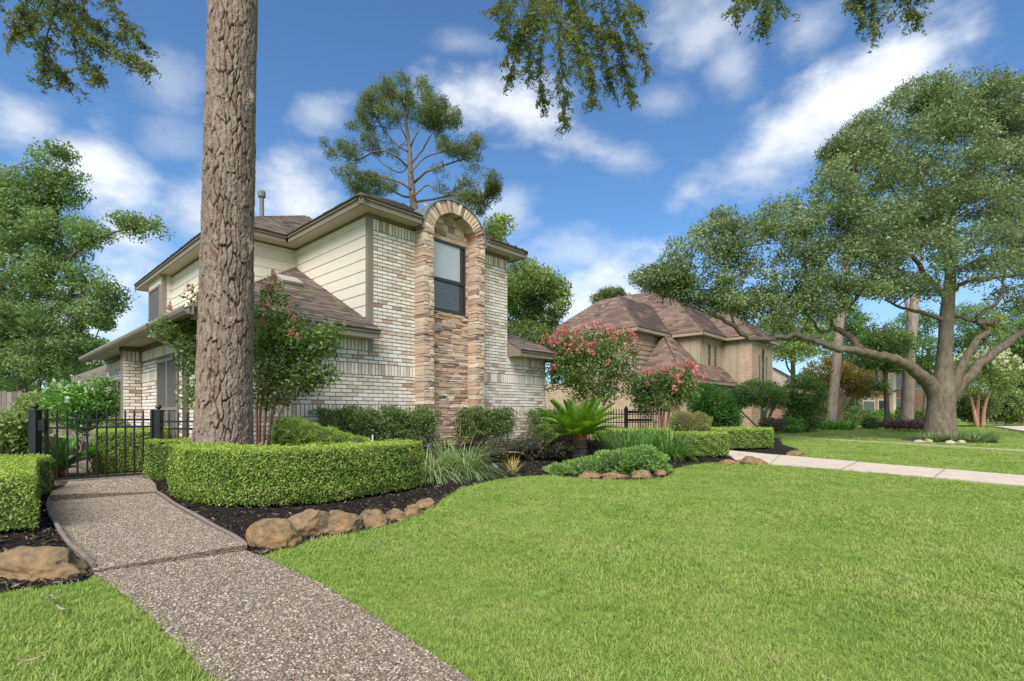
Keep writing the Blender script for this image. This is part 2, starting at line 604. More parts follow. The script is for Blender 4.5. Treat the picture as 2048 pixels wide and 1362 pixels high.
def scatter(name, P, R, S, sources, parent=None, **kw):
    """one 'stuff' object: copies of small source meshes spread over given points by geometry nodes"""
    me = bpy.data.meshes.new(name)
    me.vertices.add(len(P))
    me.vertices.foreach_set('co', np.asarray(P, np.float32).ravel())
    for nm, dat in (('rot', R), ('scl', S)):
        a = me.attributes.new(nm, 'FLOAT_VECTOR', 'POINT')
        a.data.foreach_set('vector', np.asarray(dat, np.float32).ravel())
    o = obj(name, me, None, parent, **kw)
    ng = bpy.data.node_groups.new(name, 'GeometryNodeTree')
    ng.interface.new_socket('Geometry', in_out='INPUT', socket_type='NodeSocketGeometry')
    ng.interface.new_socket('Geometry', in_out='OUTPUT', socket_type='NodeSocketGeometry')
    gi, go = ng.nodes.new('NodeGroupInput'), ng.nodes.new('NodeGroupOutput')
    iop = ng.nodes.new('GeometryNodeInstanceOnPoints')
    iop.inputs['Pick Instance'].default_value = True
    jn = ng.nodes.new('GeometryNodeJoinGeometry')
    for s in sources:
        oi = ng.nodes.new('GeometryNodeObjectInfo')
        oi.inputs[0].default_value = s
        oi.inputs['As Instance'].default_value = True
        ng.links.new(oi.outputs['Geometry'], jn.inputs[0])
    for nm, sock in (('rot', 'Rotation'), ('scl', 'Scale')):
        na = ng.nodes.new('GeometryNodeInputNamedAttribute')
        na.data_type = 'FLOAT_VECTOR'
        na.inputs[0].default_value = nm
        ng.links.new(na.outputs[0], iop.inputs[sock])
    ri = ng.nodes.new('FunctionNodeRandomValue')
    ri.data_type = 'INT'
    ri.inputs[4].default_value = 0
    ri.inputs[5].default_value = len(sources) - 1
    ng.links.new(ri.outputs[2], iop.inputs['Instance Index'])
    ng.links.new(gi.outputs[0], iop.inputs['Points'])
    ng.links.new(jn.outputs[0], iop.inputs['Instance'])
    ng.links.new(iop.outputs[0], go.inputs[0])
    md = o.modifiers.new('scatter', 'NODES')
    md.node_group = ng
    return o


def source(name, V, F, mat, smooth_=False):
    me = mesh_np(name, V, F, smooth_)
    me.materials.append(mat)
    return bpy.data.objects.new(name, me)
# ------------------------------------------------------------------ ground, path, beds, lawn
def lawnmat():
    m, nt, b = newmat('turf_underlay', .95, .1)
    co = coord(nt, 'Position')
    n = tnoise(nt, co, 1.3, 4)
    n2 = tnoise(nt, co, 45, 4, .7)
    f = mth(nt, 'ADD', mth(nt, 'MULTIPLY', n, .5), mth(nt, 'MULTIPLY', n2, .5))
    nt.links.new(ramp(nt, f, [(.32, (.13, .215, .04)), (.5, (.20, .295, .06)), (.66, (.27, .35, .08))]), b.inputs['Base Color'])
    bump(nt, b, n2, .03)
    return m


def mulchmat():
    m, nt, b = newmat('dark_mulch', .95, .15)
    co = coord(nt, 'Position')
    n = tnoise(nt, co, 40, 5, .7)
    nt.links.new(ramp(nt, n, [(.35, (.010, .008, .007)), (.55, (.022, .018, .015)), (.75, (.05, .04, .032))]), b.inputs['Base Color'])
    bump(nt, b, n, .03)
    return m


MT['lawn'], MT['mulch'] = lawnmat(), mulchmat()


def grassmat():
    m, nt, b = newmat('grass_blade', .55, .25)
    geo = nd(nt, 'ShaderNodeNewGeometry')
    oi = nd(nt, 'ShaderNodeObjectInfo')
    n = tnoise(nt, geo.outputs['Position'], 1.6, 4, .6)
    n2 = tnoise(nt, geo.outputs['Position'], 9, 3, .6)
    f = mth(nt, 'ADD', mth(nt, 'MULTIPLY', geo.outputs['Random Per Island'], .35), mth(nt, 'MULTIPLY', oi.outputs['Random'], .25))
    f = mth(nt, 'ADD', f, mth(nt, 'ADD', mth(nt, 'MULTIPLY_ADD', n, .75, -.19), mth(nt, 'MULTIPLY', n2, .24)))
    c = ramp(nt, f, [(.22, (.145, .25, .05)), (.42, (.22, .345, .068)), (.62, (.30, .415, .09)), (.80, (.385, .455, .13)), (.93, (.50, .47, .24))])
    nt.links.new(c, b.inputs['Base Color'])
    tr = nd(nt, 'ShaderNodeBsdfTranslucent')
    nt.links.new(c, tr.inputs[0])
    mx = nd(nt, 'ShaderNodeMixShader')
    mx.inputs[0].default_value = .35
    nt.links.new(b.outputs[0], mx.inputs[1])
    nt.links.new(tr.outputs[0], mx.inputs[2])
    nt.links.new(mx.outputs[0], nt.nodes['Material Output'].inputs[0])
    return m


MT['grass'] = grassmat()
MB().add([(-1600, -60, 0), (1600, -60, 0), (1600, 2400, 0), (-1600, 2400, 0)], [(0, 1, 2, 3)]).build('lawn', MT['lawn'], kind='structure')


def gp(lst, z=0.0):
    return [tuple(G(x, y, z)[:2]) for x, y in lst]


edgeR = gp([(492, 1101), (440, 1067), (385, 1037), (335, 1005), (314, 990), (309, 976), (299, 966), (286, 961)])
edgeL = gp([(187, 1145), (140, 1097), (113, 1060), (97, 1030), (96, 1010), (107, 996), (131, 985), (139, 974)])
pathR = [(1.25, .3)] + gp([(935, 1362), (760, 1245), (640, 1170), (530, 1119), (495, 1106)])
pathL = [(.55, .3)] + gp([(425, 1362), (300, 1237), (235, 1182), (190, 1152)])
J1L, J1R = G(188, 1150)[:2], G(494, 1105)[:2]
J2L, J2R = G(100, 1005)[:2], G(316, 988)[:2]
GL, GR = G(108, 973)[:2], G(320, 957)[:2]
slabs = [
    (pathR[:-1] + [tuple(J1R), tuple(J1L)] + pathL[:-1][::-1], lambda x, y: .012 + 0 * x),
    ([tuple(J1L), tuple(J1R)] + [tuple(p) for p in edgeR[:5]] + [tuple(J2R), tuple(J2L)] + [tuple(p) for p in edgeL[1:5]][::-1],
     lambda x, y: .012 + .040 * sstep(x - (-2.6), -.4, .9) * sstep(y, 4.6, 3.3)),
    ([tuple(J2L), tuple(J2R), tuple(edgeR[5]), tuple(edgeR[6]), tuple(GR), tuple(GL), tuple(edgeL[7]), tuple(edgeL[6]), tuple(edgeL[5])],
     lambda x, y: .014 + .065 * sstep(x, -3.7, -5.0)),
    ([tuple(GL), tuple(GR)] + gp([(262, 942), (212, 925), (185, 913), (120, 913)]), lambda x, y: .03 + 0 * x)]


def aggmat():
    m, nt, b = newmat('aggregate_matrix', .9, .2)
    co = coord(nt, 'Position')
    v = nd(nt, 'ShaderNodeTexVoronoi')
    nt.links.new(co, v.inputs[0])
    v.inputs['Scale'].default_value = 95
    sep = nd(nt, 'ShaderNodeSeparateColor')
    nt.links.new(v.outputs['Color'], sep.inputs[0])
    n = tnoise(nt, co, 2.2, 4)
    c = ramp(nt, sep.outputs[0], [(0, (.09, .072, .055)), (.3, (.15, .12, .095)), (.55, (.20, .165, .13)), (.8, (.19, .135, .095)), (1, (.28, .24, .20))])
    nt.links.new(mixc(nt, smooth(nt, n, .45, .75), c, mixc(nt, .35, c, (.12, .09, .07))), b.inputs['Base Color'])
    bump(nt, b, v.outputs['Distance'], .008)
    return m


MT['agg'] = aggmat()
path = thing('garden_path', (*G(420, 1200)[:2], 0), 'curving exposed-aggregate pebble path leading to the black iron gate', 'path', kind='structure')
slab_zs = []
for poly, zf in slabs:
    V, F = sheet(poly, .12, zf)
    mb = MB().add(V, F)
    n = len(poly)
    top = [np.array([p[0], p[1], float(zf(np.array(p[0]), np.array(p[1])))]) for p in poly]
    mb.add(top + [p - np.array([0, 0, .12]) for p in top], [(i, n + i, n + (i + 1) % n, (i + 1) % n) for i in range(n)])
    mb.build('path_slab', MT['agg'], path)
# pebbles standing proud of the slabs
pebmat = tonemat('river_pebble', [(0, (.11, .095, .078)), (.18, (.165, .138, .108)), (.36, (.21, .175, .137)), (.52, (.27, .235, .19)), (.66, (.25, .17, .11)), (.8, (.32, .275, .22)), (1, (.52, .47, .41))], .6, .12, 60, 0, 1.0, .35)


def pebble(seed):
    r = np.random.default_rng(seed)
    n, prof = 7, [(.0, .42), (.62, .36), (1, 0), (.8, -.3)]
    V = [np.array([0, 0, .42])] + [np.array([math.cos(2 * math.pi * k / n) * q * r.uniform(.85, 1.15), math.sin(2 * math.pi * k / n) * q * .72 * r.uniform(.85, 1.15), h]) for q, h in prof[1:] for k in range(n)]
    F = [(0, 1 + k, 1 + (k + 1) % n, 1 + (k + 1) % n) for k in range(n)]
    mb = MB()
    mb.a = [.5] * len(V)
    mb.v = [tuple(v) for v in V]
    mb.f = [(0, 1 + k, 1 + (k + 1) % n) for k in range(n)] + [(1 + i * n + k, 1 + (i + 1) * n + k, 1 + (i + 1) * n + (k + 1) % n, 1 + i * n + (k + 1) % n) for i in range(2) for k in range(n)]
    me = mb.mesh('pebble', True)
    me.materials.append(pebmat)
    return bpy.data.objects.new('pebble', me)


P, S = [], []
for poly, zf in slabs[:3]:
    xs, ys = np.array(poly).T
    lo, hi = max(ys.min(), 1.2), ys.max()
    n = int((xs.max() - xs.min()) * (hi - lo) * 12500)
    x, y = rng.uniform(xs.min(), xs.max(), n), rng.uniform(lo, hi, n)
    k = inpoly(x, y, poly) & (rng.uniform(size=n) < np.clip(4.2 / y, .25, 1))
    x, y = x[k], y[k]
    z = zf(x, y) + rng.uniform(-.0005, .0015, len(x))
    P.append(np.stack([x, y, z], 1))
    S.append(rng.uniform(.0032, .0070, len(x)) * np.clip(y / 4.2, 1, 1.5))
P, S = np.concatenate(P), np.concatenate(S)
R = np.stack([rng.normal(0, .2, len(P)), rng.normal(0, .2, len(P)), rng.uniform(0, 6.28, len(P))], 1)
scatter('pebbles', P, R, np.stack([S * rng.uniform(1, 1.4, len(S)), S, S * .9], 1), [pebble(i) for i in range(5)], path, kind='stuff')

# planting beds
lawn_edge = gp([(525, 1114), (612, 1084), (722, 1066), (800, 1043), (868, 1013), (885, 999), (935, 975), (1000, 959), (1090, 951), (1180, 958), (1280, 961), (1336, 953), (1350, 938), (1420, 927), (1540, 929)])
lawn_edge = [tuple(p) for p in spline(lawn_edge, 4)]
backR = gp([(1472, 906), (1572, 911), (1612, 911), (1596, 899), (1566, 890), (1562, 878), (1480, 868)])
bed_main = [tuple(J1R)] + lawn_edge + backR + [(9.5, 20.), (5.5, 20.), tuple(H(4.9, 1.5, 0)[:2]), tuple(H(4.9, .05, 0)[:2]), tuple(H(-2.3, .05, 0)[:2]), (-4.25, 7.3), tuple(GR)] + [tuple(p) for p in edgeR[::-1]]
bed_left = [tuple(p) for p in edgeL] + gp([(100, 972), (40, 962), (-260, 962), (-420, 1190), (0, 1188), (170, 1164)])
bed_back = [tuple(GL), tuple(GR), (-4.25, 7.3), tuple(H(-2.3, .3, 0)[:2]), tuple(H(-2.3, 14, 0)[:2]), (-24, 24), (-16, 5.5)]
V, F = sheet(bed_main, .22, lambda x, y: bed_z(x, y) + .008 + .012 * np.sin(x * 7.3) * np.sin(y * 6.1))
V[:, 2] = np.maximum(V[:, 2], .004)
MB().add(V, F).build('mulch_bed', MT['mulch'], kind='structure')
for nm, poly, zz in (('mulch_bed', bed_left, .006), ('mulch_bed', bed_back, .005)):
    V, F = sheet(poly, .4, lambda x, y: zz + 0 * x)
    MB().add(V, F).build(nm, MT['mulch'], kind='structure')
oc = np.array([13.9, 16.15, 0])
oak_bed = [(oc[0] + 1.2 * math.cos(a) * (1 + .06 * math.sin(3 * a)), oc[1] + 1.35 * math.sin(a)) for a in np.linspace(0, 2 * math.pi, 28, endpoint=False)]
V, F = sheet(oak_bed, .3, lambda x, y: .006 + .10 * sstep(np.hypot(x - oc[0], y - oc[1]), 1.1, .3))
MB().add(V, F).build('tree_bed', MT['soil'], kind='structure')

# mulch chips
chipmat = tonemat('mulch_chip', [(0, (.008, .007, .006)), (.5, (.028, .022, .018)), (.9, (.06, .048, .038)), (1, (.22, .18, .14))], .9, .1, 30, 0, 1.0)
chips = []
for i in range(4):
    l, w, h = random.uniform(.016, .03), random.uniform(.004, .008), random.uniform(.003, .006)
    mb = MB().box((-l, -w, 0), (2 * l, .2 * w, 0), (.1 * l, 2 * w, 0), (0, .1 * w, h), .5)
    me = mb.mesh('chip')
    me.materials.append(chipmat)
    chips.append(bpy.data.objects.new('chip', me))
P = []
for poly, dens, ymax in ((bed_main, 420, 9.5), (bed_left, 900, 7)):
    xs, ys = np.array(poly).T
    n = int((xs.max() - xs.min()) * (min(ys.max(), ymax) - ys.min()) * dens)
    x, y = rng.uniform(xs.min(), xs.max(), n), rng.uniform(ys.min(), min(ys.max(), ymax), n)
    k = inpoly(x, y, poly)
    x, y = x[k], y[k]
    P.append(np.stack([x, y, bed_z(x, y) + .012], 1))
P = np.concatenate(P)
R = np.stack([rng.normal(0, .35, len(P)), rng.normal(0, .35, len(P)), rng.uniform(0, 6.28, len(P))], 1)
S = rng.uniform(.5, 1.5, len(P))[:, None] * np.ones((1, 3))
scatter('mulch_chips', P, R, S, chips, label='loose dark bark chips covering the planting beds', cat='mulch', kind='stuff')

# bent plastic edging along the path
for e, lab in ((edgeR, 'brown plastic landscape edging along the right side of the pebble path'), (edgeL, 'brown plastic landscape edging curving along the left side of the pebble path')):
    c = spline(e, 6)
    c = np.concatenate([c, np.zeros((len(c), 1))], 1)
    mb = MB()
    n = len(c)
    V, F = [], []
    for i in range(n):
        d = c[min(i + 1, n - 1)] - c[max(i - 1, 0)]
        q = np.array([-d[1], d[0], 0]) / np.linalg.norm(d)
        for a, h in ((-.005, -.03), (-.006, .030), (-.013, .036), (-.014, .047), (-.007, .056), (.007, .056), (.014, .047), (.013, .036), (.006, .030), (.005, -.03)):
            V.append(c[i] + q * a + UP * (h + .006 * math.sin(i * .7)))
    for i in range(n - 1):
        for k in range(9):
            F.append((i * 10 + k, i * 10 + k + 1, i * 10 + 11 + k, i * 10 + 10 + k))
    F += [tuple(range(10)), tuple((n - 1) * 10 + k for k in range(10))[::-1]]
    mb.add(V, [f[::-1] for f in F]).build('landscape_edging', MT['edging'], label=lab, cat='edging', group='path edging')

# concrete walk on the right
wn = gp([(1470, 921), (1540, 930), (1682, 941), (1868, 957), (2120, 981), (2420, 1010)])
wf = gp([(1440, 900), (1560, 911.5), (1715, 925), (1890, 940), (2140, 961), (2440, 985)])
walk = thing('front_walk', (*wn[2], 0), 'pale concrete walk crossing the lawn on the right', 'path', kind='structure')
for i in range(5):
    a, b_, c, d = (np.array(q) for q in (wn[i], wn[i + 1], wf[i + 1], wf[i]))
    g = .012
    du = (b_ - a) / np.linalg.norm(b_ - a)
    dv = (c - d) / np.linalg.norm(c - d)
    z = .016 + .004 * (i % 2)
    pts = [np.array([*q, -.1]) for q in (a + du * g, b_ - du * g, c - dv * g, d + dv * g)]
    MB().prism(pts, (0, 0, .1 + z)).build('walk_slab', MT['concrete'], walk)
walk_poly = wn + wf[::-1]
# thin concrete border strip in the far lawn, street at far right
st = np.array([[*p, 0] for p in gp([(1560, 872), (1640, 879), (1760, 886), (1880, 893.5), (2060, 904), (2300, 916)])])
mb = MB()
for i in range(len(st) - 1):
    d = st[i + 1] - st[i]
    q = np.array([-d[1], d[0], 0]) / np.linalg.norm(d) * .07
    mb.prism([st[i] - q - UP * .05, st[i + 1] - q - UP * .05, st[i + 1] + q - UP * .05, st[i] + q - UP * .05], (0, 0, .085))
mb.build('border_strip', MT['concrete'], kind='structure')
street = gp([(1975, 853.5), (2010, 858), (2060, 867), (2200, 890), (2600, 890), (2600, 848), (2200, 848), (2060, 849.5)])
MB().add([(x, y, .02) for x, y in street], [tuple(range(len(street)))]).build('street', MT['concrete'], kind='structure')
kerb = np.array([[*p, 0] for p in street[:4]])
mb = MB()
for i in range(3):
    d = kerb[i + 1] - kerb[i]
    q = np.array([-d[1], d[0], 0]) / np.linalg.norm(d) * .15
    mb.prism([kerb[i], kerb[i + 1], kerb[i + 1] - q, kerb[i] - q], (0, 0, .10))
mb.build('kerb', MT['concrete'], kind='structure')

# grass
tufts = []
for i in range(6):
    r = np.random.default_rng(50 + i)
    n = 13
    B = np.concatenate([r.normal(0, .016, (n, 2)), np.full((n, 1), -.004)], 1)
    D = np.concatenate([r.normal(0, .75, (n, 2)), np.ones((n, 1))], 1)
    V, F = blades(B, D, r.uniform(.012, .031, n), r.uniform(.0016, .0029, n), r.uniform(.2, 1.4, n), r, 3)
    tufts.append(source('grass_tuft', V, F, MT['grass']))
fence_line = [tuple(GL), tuple(GR), (-4.25, 7.3), (-4.2, 40), (-60, 40), (-60, 5.8)]
excl = [s[0] for s in slabs] + [bed_main, bed_left, walk_poly, oak_bed, street, fence_line]
P, S = [], []
for y0, y1, dens, sw, sh in ((1.25, 2.6, 5000, 1.0, 1.0), (2.6, 4.0, 3200, 1.1, 1.0), (4, 6.5, 1800, 1.25, .95), (6.5, 10, 950, 1.6, .9), (10, 16, 420, 2.2, .9), (16, 30, 130, 3.6, 1.0)):
    w = y1 * 1.2 + 1.6
    n = int(2 * w * (y1 - y0) * dens)
    x, y = rng.uniform(-w, w, n), rng.uniform(y0, y1, n)
    k = np.abs(x) < y * 1.15 + 1.5
    for p in excl:
        k &= ~inpoly(x, y, p)
    x, y = x[k], y[k]
    P.append(np.stack([x, y, 0 * x], 1))
    q = rng.uniform(.7, 1.25, len(x)) * (1 + .25 * np.sin(x * 2.1 + y) * np.sin(y * 1.7 - x))
    S.append(np.stack([q * sw, q * sw, q * sh], 1))
P, S = np.concatenate(P), np.concatenate(S)
R = np.stack([rng.normal(0, .18, len(P)), rng.normal(0, .18, len(P)), rng.uniform(0, 6.28, len(P))], 1)
scatter('lawn_grass', P, R, S, tufts, label='short mown bright green lawn grass', cat='grass', kind='stuff')
print('tufts', len(P))
# ------------------------------------------------------------------ the white brick house
house = thing('brick_house', H(1.8, 2, 0), 'two-storey whitewashed brick house with cream siding and an arched stone window bay', 'house')
Z0 = .95
EAVE_U, EAVE_L = Z0 + 3.65, Z0 + 1.40


def footprint_area(c, ax, az):
    """rough size on the photograph of a small rectangle"""
    def pj(p):
        return np.array([FPX * p[0] / p[1], FPX * p[2] / p[1]])
    o, a, b = pj(c - [0, 0, CAMH]), pj(c + ax - [0, 0, CAMH]), pj(c + az - [0, 0, CAMH])
    return abs(np.cross(a - o, b - o))


def wallbox(name, s0, s1, t0, t1, z0, z1, mat):
    return MB().hbox(s0, s1, t0, t1, z0, z1).build(name, mat, house)


# solid bodies (mortar colour shows in the joints)
front = MB()
front.hbox(-2.36, 0.0, 0, 8.9, -.05, 2.25)
front.hbox(0.0, 3.565, 0, 6, -.05, 4.52)
front.hbox(3.565, 4.93, 0, 6, -.05, 2.25)
front.hbox(-2.36, 3, 8.9, 16, -.05, 2.10)
wall = front.build('wall', MT['mortar'], house)
up = MB()
up.hbox(-1.25, 0.0, 2.93, 9.9, 2.0, 4.52)
up.hbox(-1.46, -1.25, 7.4, 8.9, 2.0, 4.52)
up.hbox(0.0, 3.5, 6.0, 10, 2, 4.52)
upper = up.build('upper_wall', MT['siding'], house)

bricks = []          # (corner, along, up, out, tone, kind)


def bricks_on(o, a, out, w, z0, z1, soldiers=(), holes=(), L=.205, hgt=.0675, j=.0125, seed=0):
    """running-bond courses from z0 to z1 on a wall that starts at o and runs w metres along a"""
    r = random.Random(seed)
    z, row = z0, 0
    bands = sorted(soldiers)
    while z < z1 - .02:
        sb = next((b for b in bands if abs(z - b[0]) < hgt * .6), None)
        if sb:
            zb, h = sb[0], sb[1] - sb[0] - j
            x = 0
            while x < w - .02:
                bw = min(.0675, w - x) - j
                if bw > .02:
                    yield x, zb, bw, h, 'soldier' if bw > .055 else 'cut'
                x += .0675
            z = sb[1]
        else:
            nb = next((b[0] for b in bands if b[0] > z), z1)
            h = min(hgt, nb - z) - j
            if nb - z < hgt * 1.6 and nb - z > hgt:
                h = nb - z - j if nb - z < hgt * 1.35 else h
            x = -L / 2 if row % 2 else 0.0
            while x < w - .02:
                x0, x1 = max(x, 0), min(x + L, w)
                if x1 - x0 > .03 and h > .02:
                    yield x0, z, x1 - x0 - j, h, 'full' if x1 - x0 > L - .002 and abs(h - (hgt - j)) < .001 else 'cut'
                x += L
            z += h + j
            row += 1


def lay(o, a, out, w, z0, z1, soldiers=(), holes=(), seed=0, warm=0.0):
    o, a, out = np.asarray(o, float), np.asarray(a, float), np.asarray(out, float)
    r = random.Random(seed + 5)
    for x, z, bw, bh, kd in bricks_on(o, a, out, w, z0, z1, soldiers, holes, seed=seed):
        if any(x + bw > h[0] and x < h[1] and z + bh > h[2] and z < h[3] for h in holes):
            continue
        t = r.random()
        # brick by brick: mostly lime-washed, some bare pinkish brick
        tone = (r.uniform(.62, 1.0) if t < .68 else r.uniform(.42, .62) if t < .92 else r.uniform(.16, .38)) - warm * r.random()
        c = o + a * x + UP * z
        bricks.append((c, a, out, bw, bh, tone, kd))


NV, NU = -VV, -U
lowband, lowtop = (1.60, 1.805), (2.02, 2.225)
lay(H(.085, 0, 0), U, NV, .925, 2.02, 4.40, [(4.19, 4.40)], seed=1, warm=.12)
lay(H(2.56, 0, 0), U, NV, 1.005, 2.02, 4.40, [(4.19, 4.40)], seed=2, warm=.05)
lay(H(-2.36, 0, 0), U, NV, 3.37, .12, 2.02, [(.87, 1.075), lowband], seed=3, warm=.08)
lay(H(-2.36, 0, 0), U, NV, 2.445, 2.02, 2.225, [lowtop], seed=13, warm=.05)
lay(H(2.56, 0, 0), U, NV, 2.37, .12, 2.02, [(.87, 1.075), lowband], seed=4, warm=.04)
lay(H(3.565, 0, 0), U, NV, 1.365, 2.02, 2.225, [lowtop], seed=14, warm=.02)
lay(H(-2.36, 4.9, 0), -VV, NU, 4.9, .05, 2.20, [(1.55, 1.755), (1.99, 2.20)], [(1.32, 2.74, 0, 1.92)], seed=5)
lay(H(-2.36, 9, 0), -VV, NU, 3.8, .05, 2.20, [(1.99, 2.20)], [(.75, 1.25, .3, 1.72), (1.6, 2.1, .3, 1.72)], seed=6)
lay(H(-2.68, 4.9, 0), U, NV, .32, .05, 2.20, [(1.99, 2.20)], seed=7, warm=.25)
MB().hbox(-2.68, -2.36, 4.9, 5.2, 0, 2.24).build('pier', MT['mortar'], house)


def brick_mesh(bw, bh, tone, name='brick', proud=.009):
    mb = MB()
    b = .003
    mb.add([(0, 0, 0), (bw, 0, 0), (bw, 0, bh), (0, 0, bh), (b, proud, b), (bw - b, proud, b), (bw - b, proud, bh - b), (b, proud, bh - b)],
           [(4, 5, 6, 7)[::-1], (0, 1, 5, 4)[::-1], (1, 2, 6, 5)[::-1], (2, 3, 7, 6)[::-1], (3, 0, 4, 7)[::-1]], tone)
    return mb


def place(me, name, c, a, out, parent):
    o = bpy.data.objects.new(name, me)
    COL.objects.link(o)
    o.parent = parent
    m = Matrix.Identity(4)
    for i in range(3):
        m[i][0], m[i][1], m[i][2], m[i][3] = a[i], out[i], (0, 0, 1)[i], c[i]
    o.matrix_parent_inverse = p_world(parent).inverted()
    o.matrix_basis = m
    return o


def lay_out(items, limit, name, mat, parent, variants):
    """the largest full pieces become objects of their own, the rest one joined part"""
    sz = [footprint_area(c, a * bw, UP * bh) if kd != 'cut' else -1 for (c, a, out, bw, bh, tone, kd) in items]
    order = np.argsort(sz)[::-1]
    own = set(order[:limit].tolist())
    rest = MB()
    cache = {}
    for i, (c, a, out, bw, bh, tone, kd) in enumerate(items):
        # slight unevenness: pieces sit a little in or out
        c = c + out * random.uniform(-.002, .002)
        if i in own and sz[i] > 0:
            key = (round(bw, 3), round(bh, 3), round(tone * variants) / variants, np.dot(np.cross(a, out), UP) > 0)
            if key not in cache:
                mb = brick_mesh(bw, bh, max(key[2], .01))
                if key[3]:
                    mb.f = [f for f in mb.f]
                else:
                    mb.f = [f[::-1] for f in mb.f]
                me = mb.mesh(name)
                me.materials.append(mat)
                cache[key] = me
            place(cache[key], name, c, a, out, parent)
        else:
            mb = brick_mesh(bw, bh, max(tone, .01))
            V = [c + a * v[0] + out * v[1] + UP * v[2] for v in mb.v]
            F = mb.f if np.dot(np.cross(a, out), UP) > 0 else [f[::-1] for f in mb.f]
            rest.add(V, F, max(tone, .01))
    rest.build(name, mat, parent, kind='stuff')


lay_out(bricks, 300, 'brick', MT['brick'], wall, 12)

# ---- stone bay: two piers, recessed panel, arch
SL, SR, P0, P1 = 1.0, 2.57, 1.235, 2.325
SC = (SL + SR) / 2
PT = -.28
bay = MB()
bay.hbox(SL + .01, P0 - .01, PT + .03, .05, .1, Z0 + 3.5)
bay.hbox(P1 + .01, SR - .01, PT + .03, .05, .1, Z0 + 3.5)
bay = bay.build('stone_bay', MT['mortar'], house)
stones = []      # (V, F, tone, size)
rs = random.Random(11)


def rough_box(s0, s1, t0, t1, z0, z1, tone):
    """one split-faced stone: a box whose outer corners wander"""
    j = lambda q: rs.uniform(-q, q)
    V = []
    for z in (z0, z1):
        for s, t in ((s0, t0), (s1, t0), (s1, t1), (s0, t1)):
            V.append(H(s + (j(.008) if t == t0 else 0), t + (j(.008) if t == t0 else 0), z + j(.004)))
    sm = (s0 + s1) / 2 + j(.25) * (s1 - s0)
    V += [H(sm, t0 - rs.uniform(.003, .012), z0 + .35 * (z1 - z0)), H(sm + j(.02), t0 - rs.uniform(.003, .010), z1 - .2 * (z1 - z0))]
    F = [(0, 1, 8), (1, 5, 9, 8), (5, 4, 9), (4, 0, 8, 9), (1, 2, 6, 5), (3, 0, 4, 7), (4, 5, 6, 7), (0, 3, 2, 1)]
    mx = max(P0 - SL, .3)
    stones.append((V, F, tone, (s1 - s0) * (z1 - z0) / H(s0, 0, 0)[1] ** 2))


def tone_():
    return min(max(rs.gauss(.56, .30), .05), 1.0)


for a, b in ((SL, P0), (P1, SR)):
    z = .12
    while z < Z0 + 3.46:
        h = rs.choice((.045, .055, .065, .075, .09, .10))
        pr = rs.uniform(-.008, .012)
        if rs.random() < .32:
            rough_box(a - rs.uniform(0, .012), b + rs.uniform(-.004, .006), PT - pr, .0, z, z + h - .006, tone_())
        else:
            m = a + (b - a) * rs.uniform(.35, .68)
            rough_box(a - rs.uniform(0, .012), m - .004, PT - pr, .0, z, z + h - .006, tone_())
            rough_box(m + .004, b, PT - pr + rs.uniform(-.01, .01), .0, z, z + h - .006, tone_())
        z += h
WS0, WS1, WZ0, WZ1 = 1.26, 2.25, Z0 + 2.0, Z0 + 3.43
z = .12
while z < Z0 + 3.98:
    h = rs.choice((.04, .05, .055, .065, .08)) if z < WZ1 else rs.choice((.10, .13, .12))
    if z < WZ0 < z + h + .03:
        h = WZ0 - z
    if z < WZ1 < z + h + .02:
        h = WZ1 - z
    x = P0 - .005
    while x < P1:
        l = rs.uniform(.12, .36) if z < WZ1 else rs.uniform(.14, .3)
        x1 = min(x + l, P1)
        if P1 - x1 < .07:
            x1 = P1
        if WZ0 - .001 <= z < WZ1 - .001:
            if x < WS1:
                x = WS1
                continue
        rough_box(x + .003, x1 - .003, -.035 - rs.uniform(-.01, .014), .03, z, z + h - .006, tone_())
        x = x1
    z += h
# arch stones
def ell(a, b, zc, th):
    return SC + a * math.cos(th), zc + b * math.sin(th)


OA, OB, OZ = .79, .65, Z0 + 3.51
IA, IB, IZ = .552, .50, Z0 + 3.43
th, ths = 0.0, []
cuts = [0]
while cuts[-1] < math.pi - .07:
    cuts.append(min(cuts[-1] + rs.uniform(.07, .14), math.pi))
cuts[-1] = math.pi
for a, b in zip(cuts, cuts[1:]):
    g = .006
    pr = rs.uniform(-.015, .02)
    q = [ell(IA, IB, IZ, a + g), ell(OA, OB, OZ, a + g), ell(OA, OB, OZ, b - g), ell(IA, IB, IZ, b - g)]
    t0 = PT - pr
    V = [H(s, t0 + rs.uniform(-.008, .008), z) for s, z in q] + [H(s, .04, z) for s, z in q]
    sm, zm = np.mean(q, 0)
    V.append(H(sm, t0 - .012, zm))
    F = [(0, 8, 1)[::-1], (1, 8, 2)[::-1], (2, 8, 3)[::-1], (3, 8, 0)[::-1], (0, 1, 5, 4), (1, 2, 6, 5), (2, 3, 7, 6), (3, 0, 4, 7)]
    stones.append((V, F, tone_(), .03))
# spandrel stones between arch and eave level, either side
for a, b in ((SL - .005, SL + .09), (SR - .09, SR + .005)):
    z = Z0 + 3.46
    while z < Z0 + 3.66:
        rough_box(a, b, PT + .012, .0, z, z + .06, tone_())
        z += .066
order = sorted(range(len(stones)), key=lambda i: -stones[i][3])
rest = MB()
for k, i in enumerate(order):
    V, F, tone, _ = stones[i]
    if k < 300:
        MB().add(V, F, tone).build('stone', MT['stone'], bay)
    else:
        rest.add(V, F, tone)
if rest.v:
    rest.build('stone', MT['stone'], bay, kind='stuff')
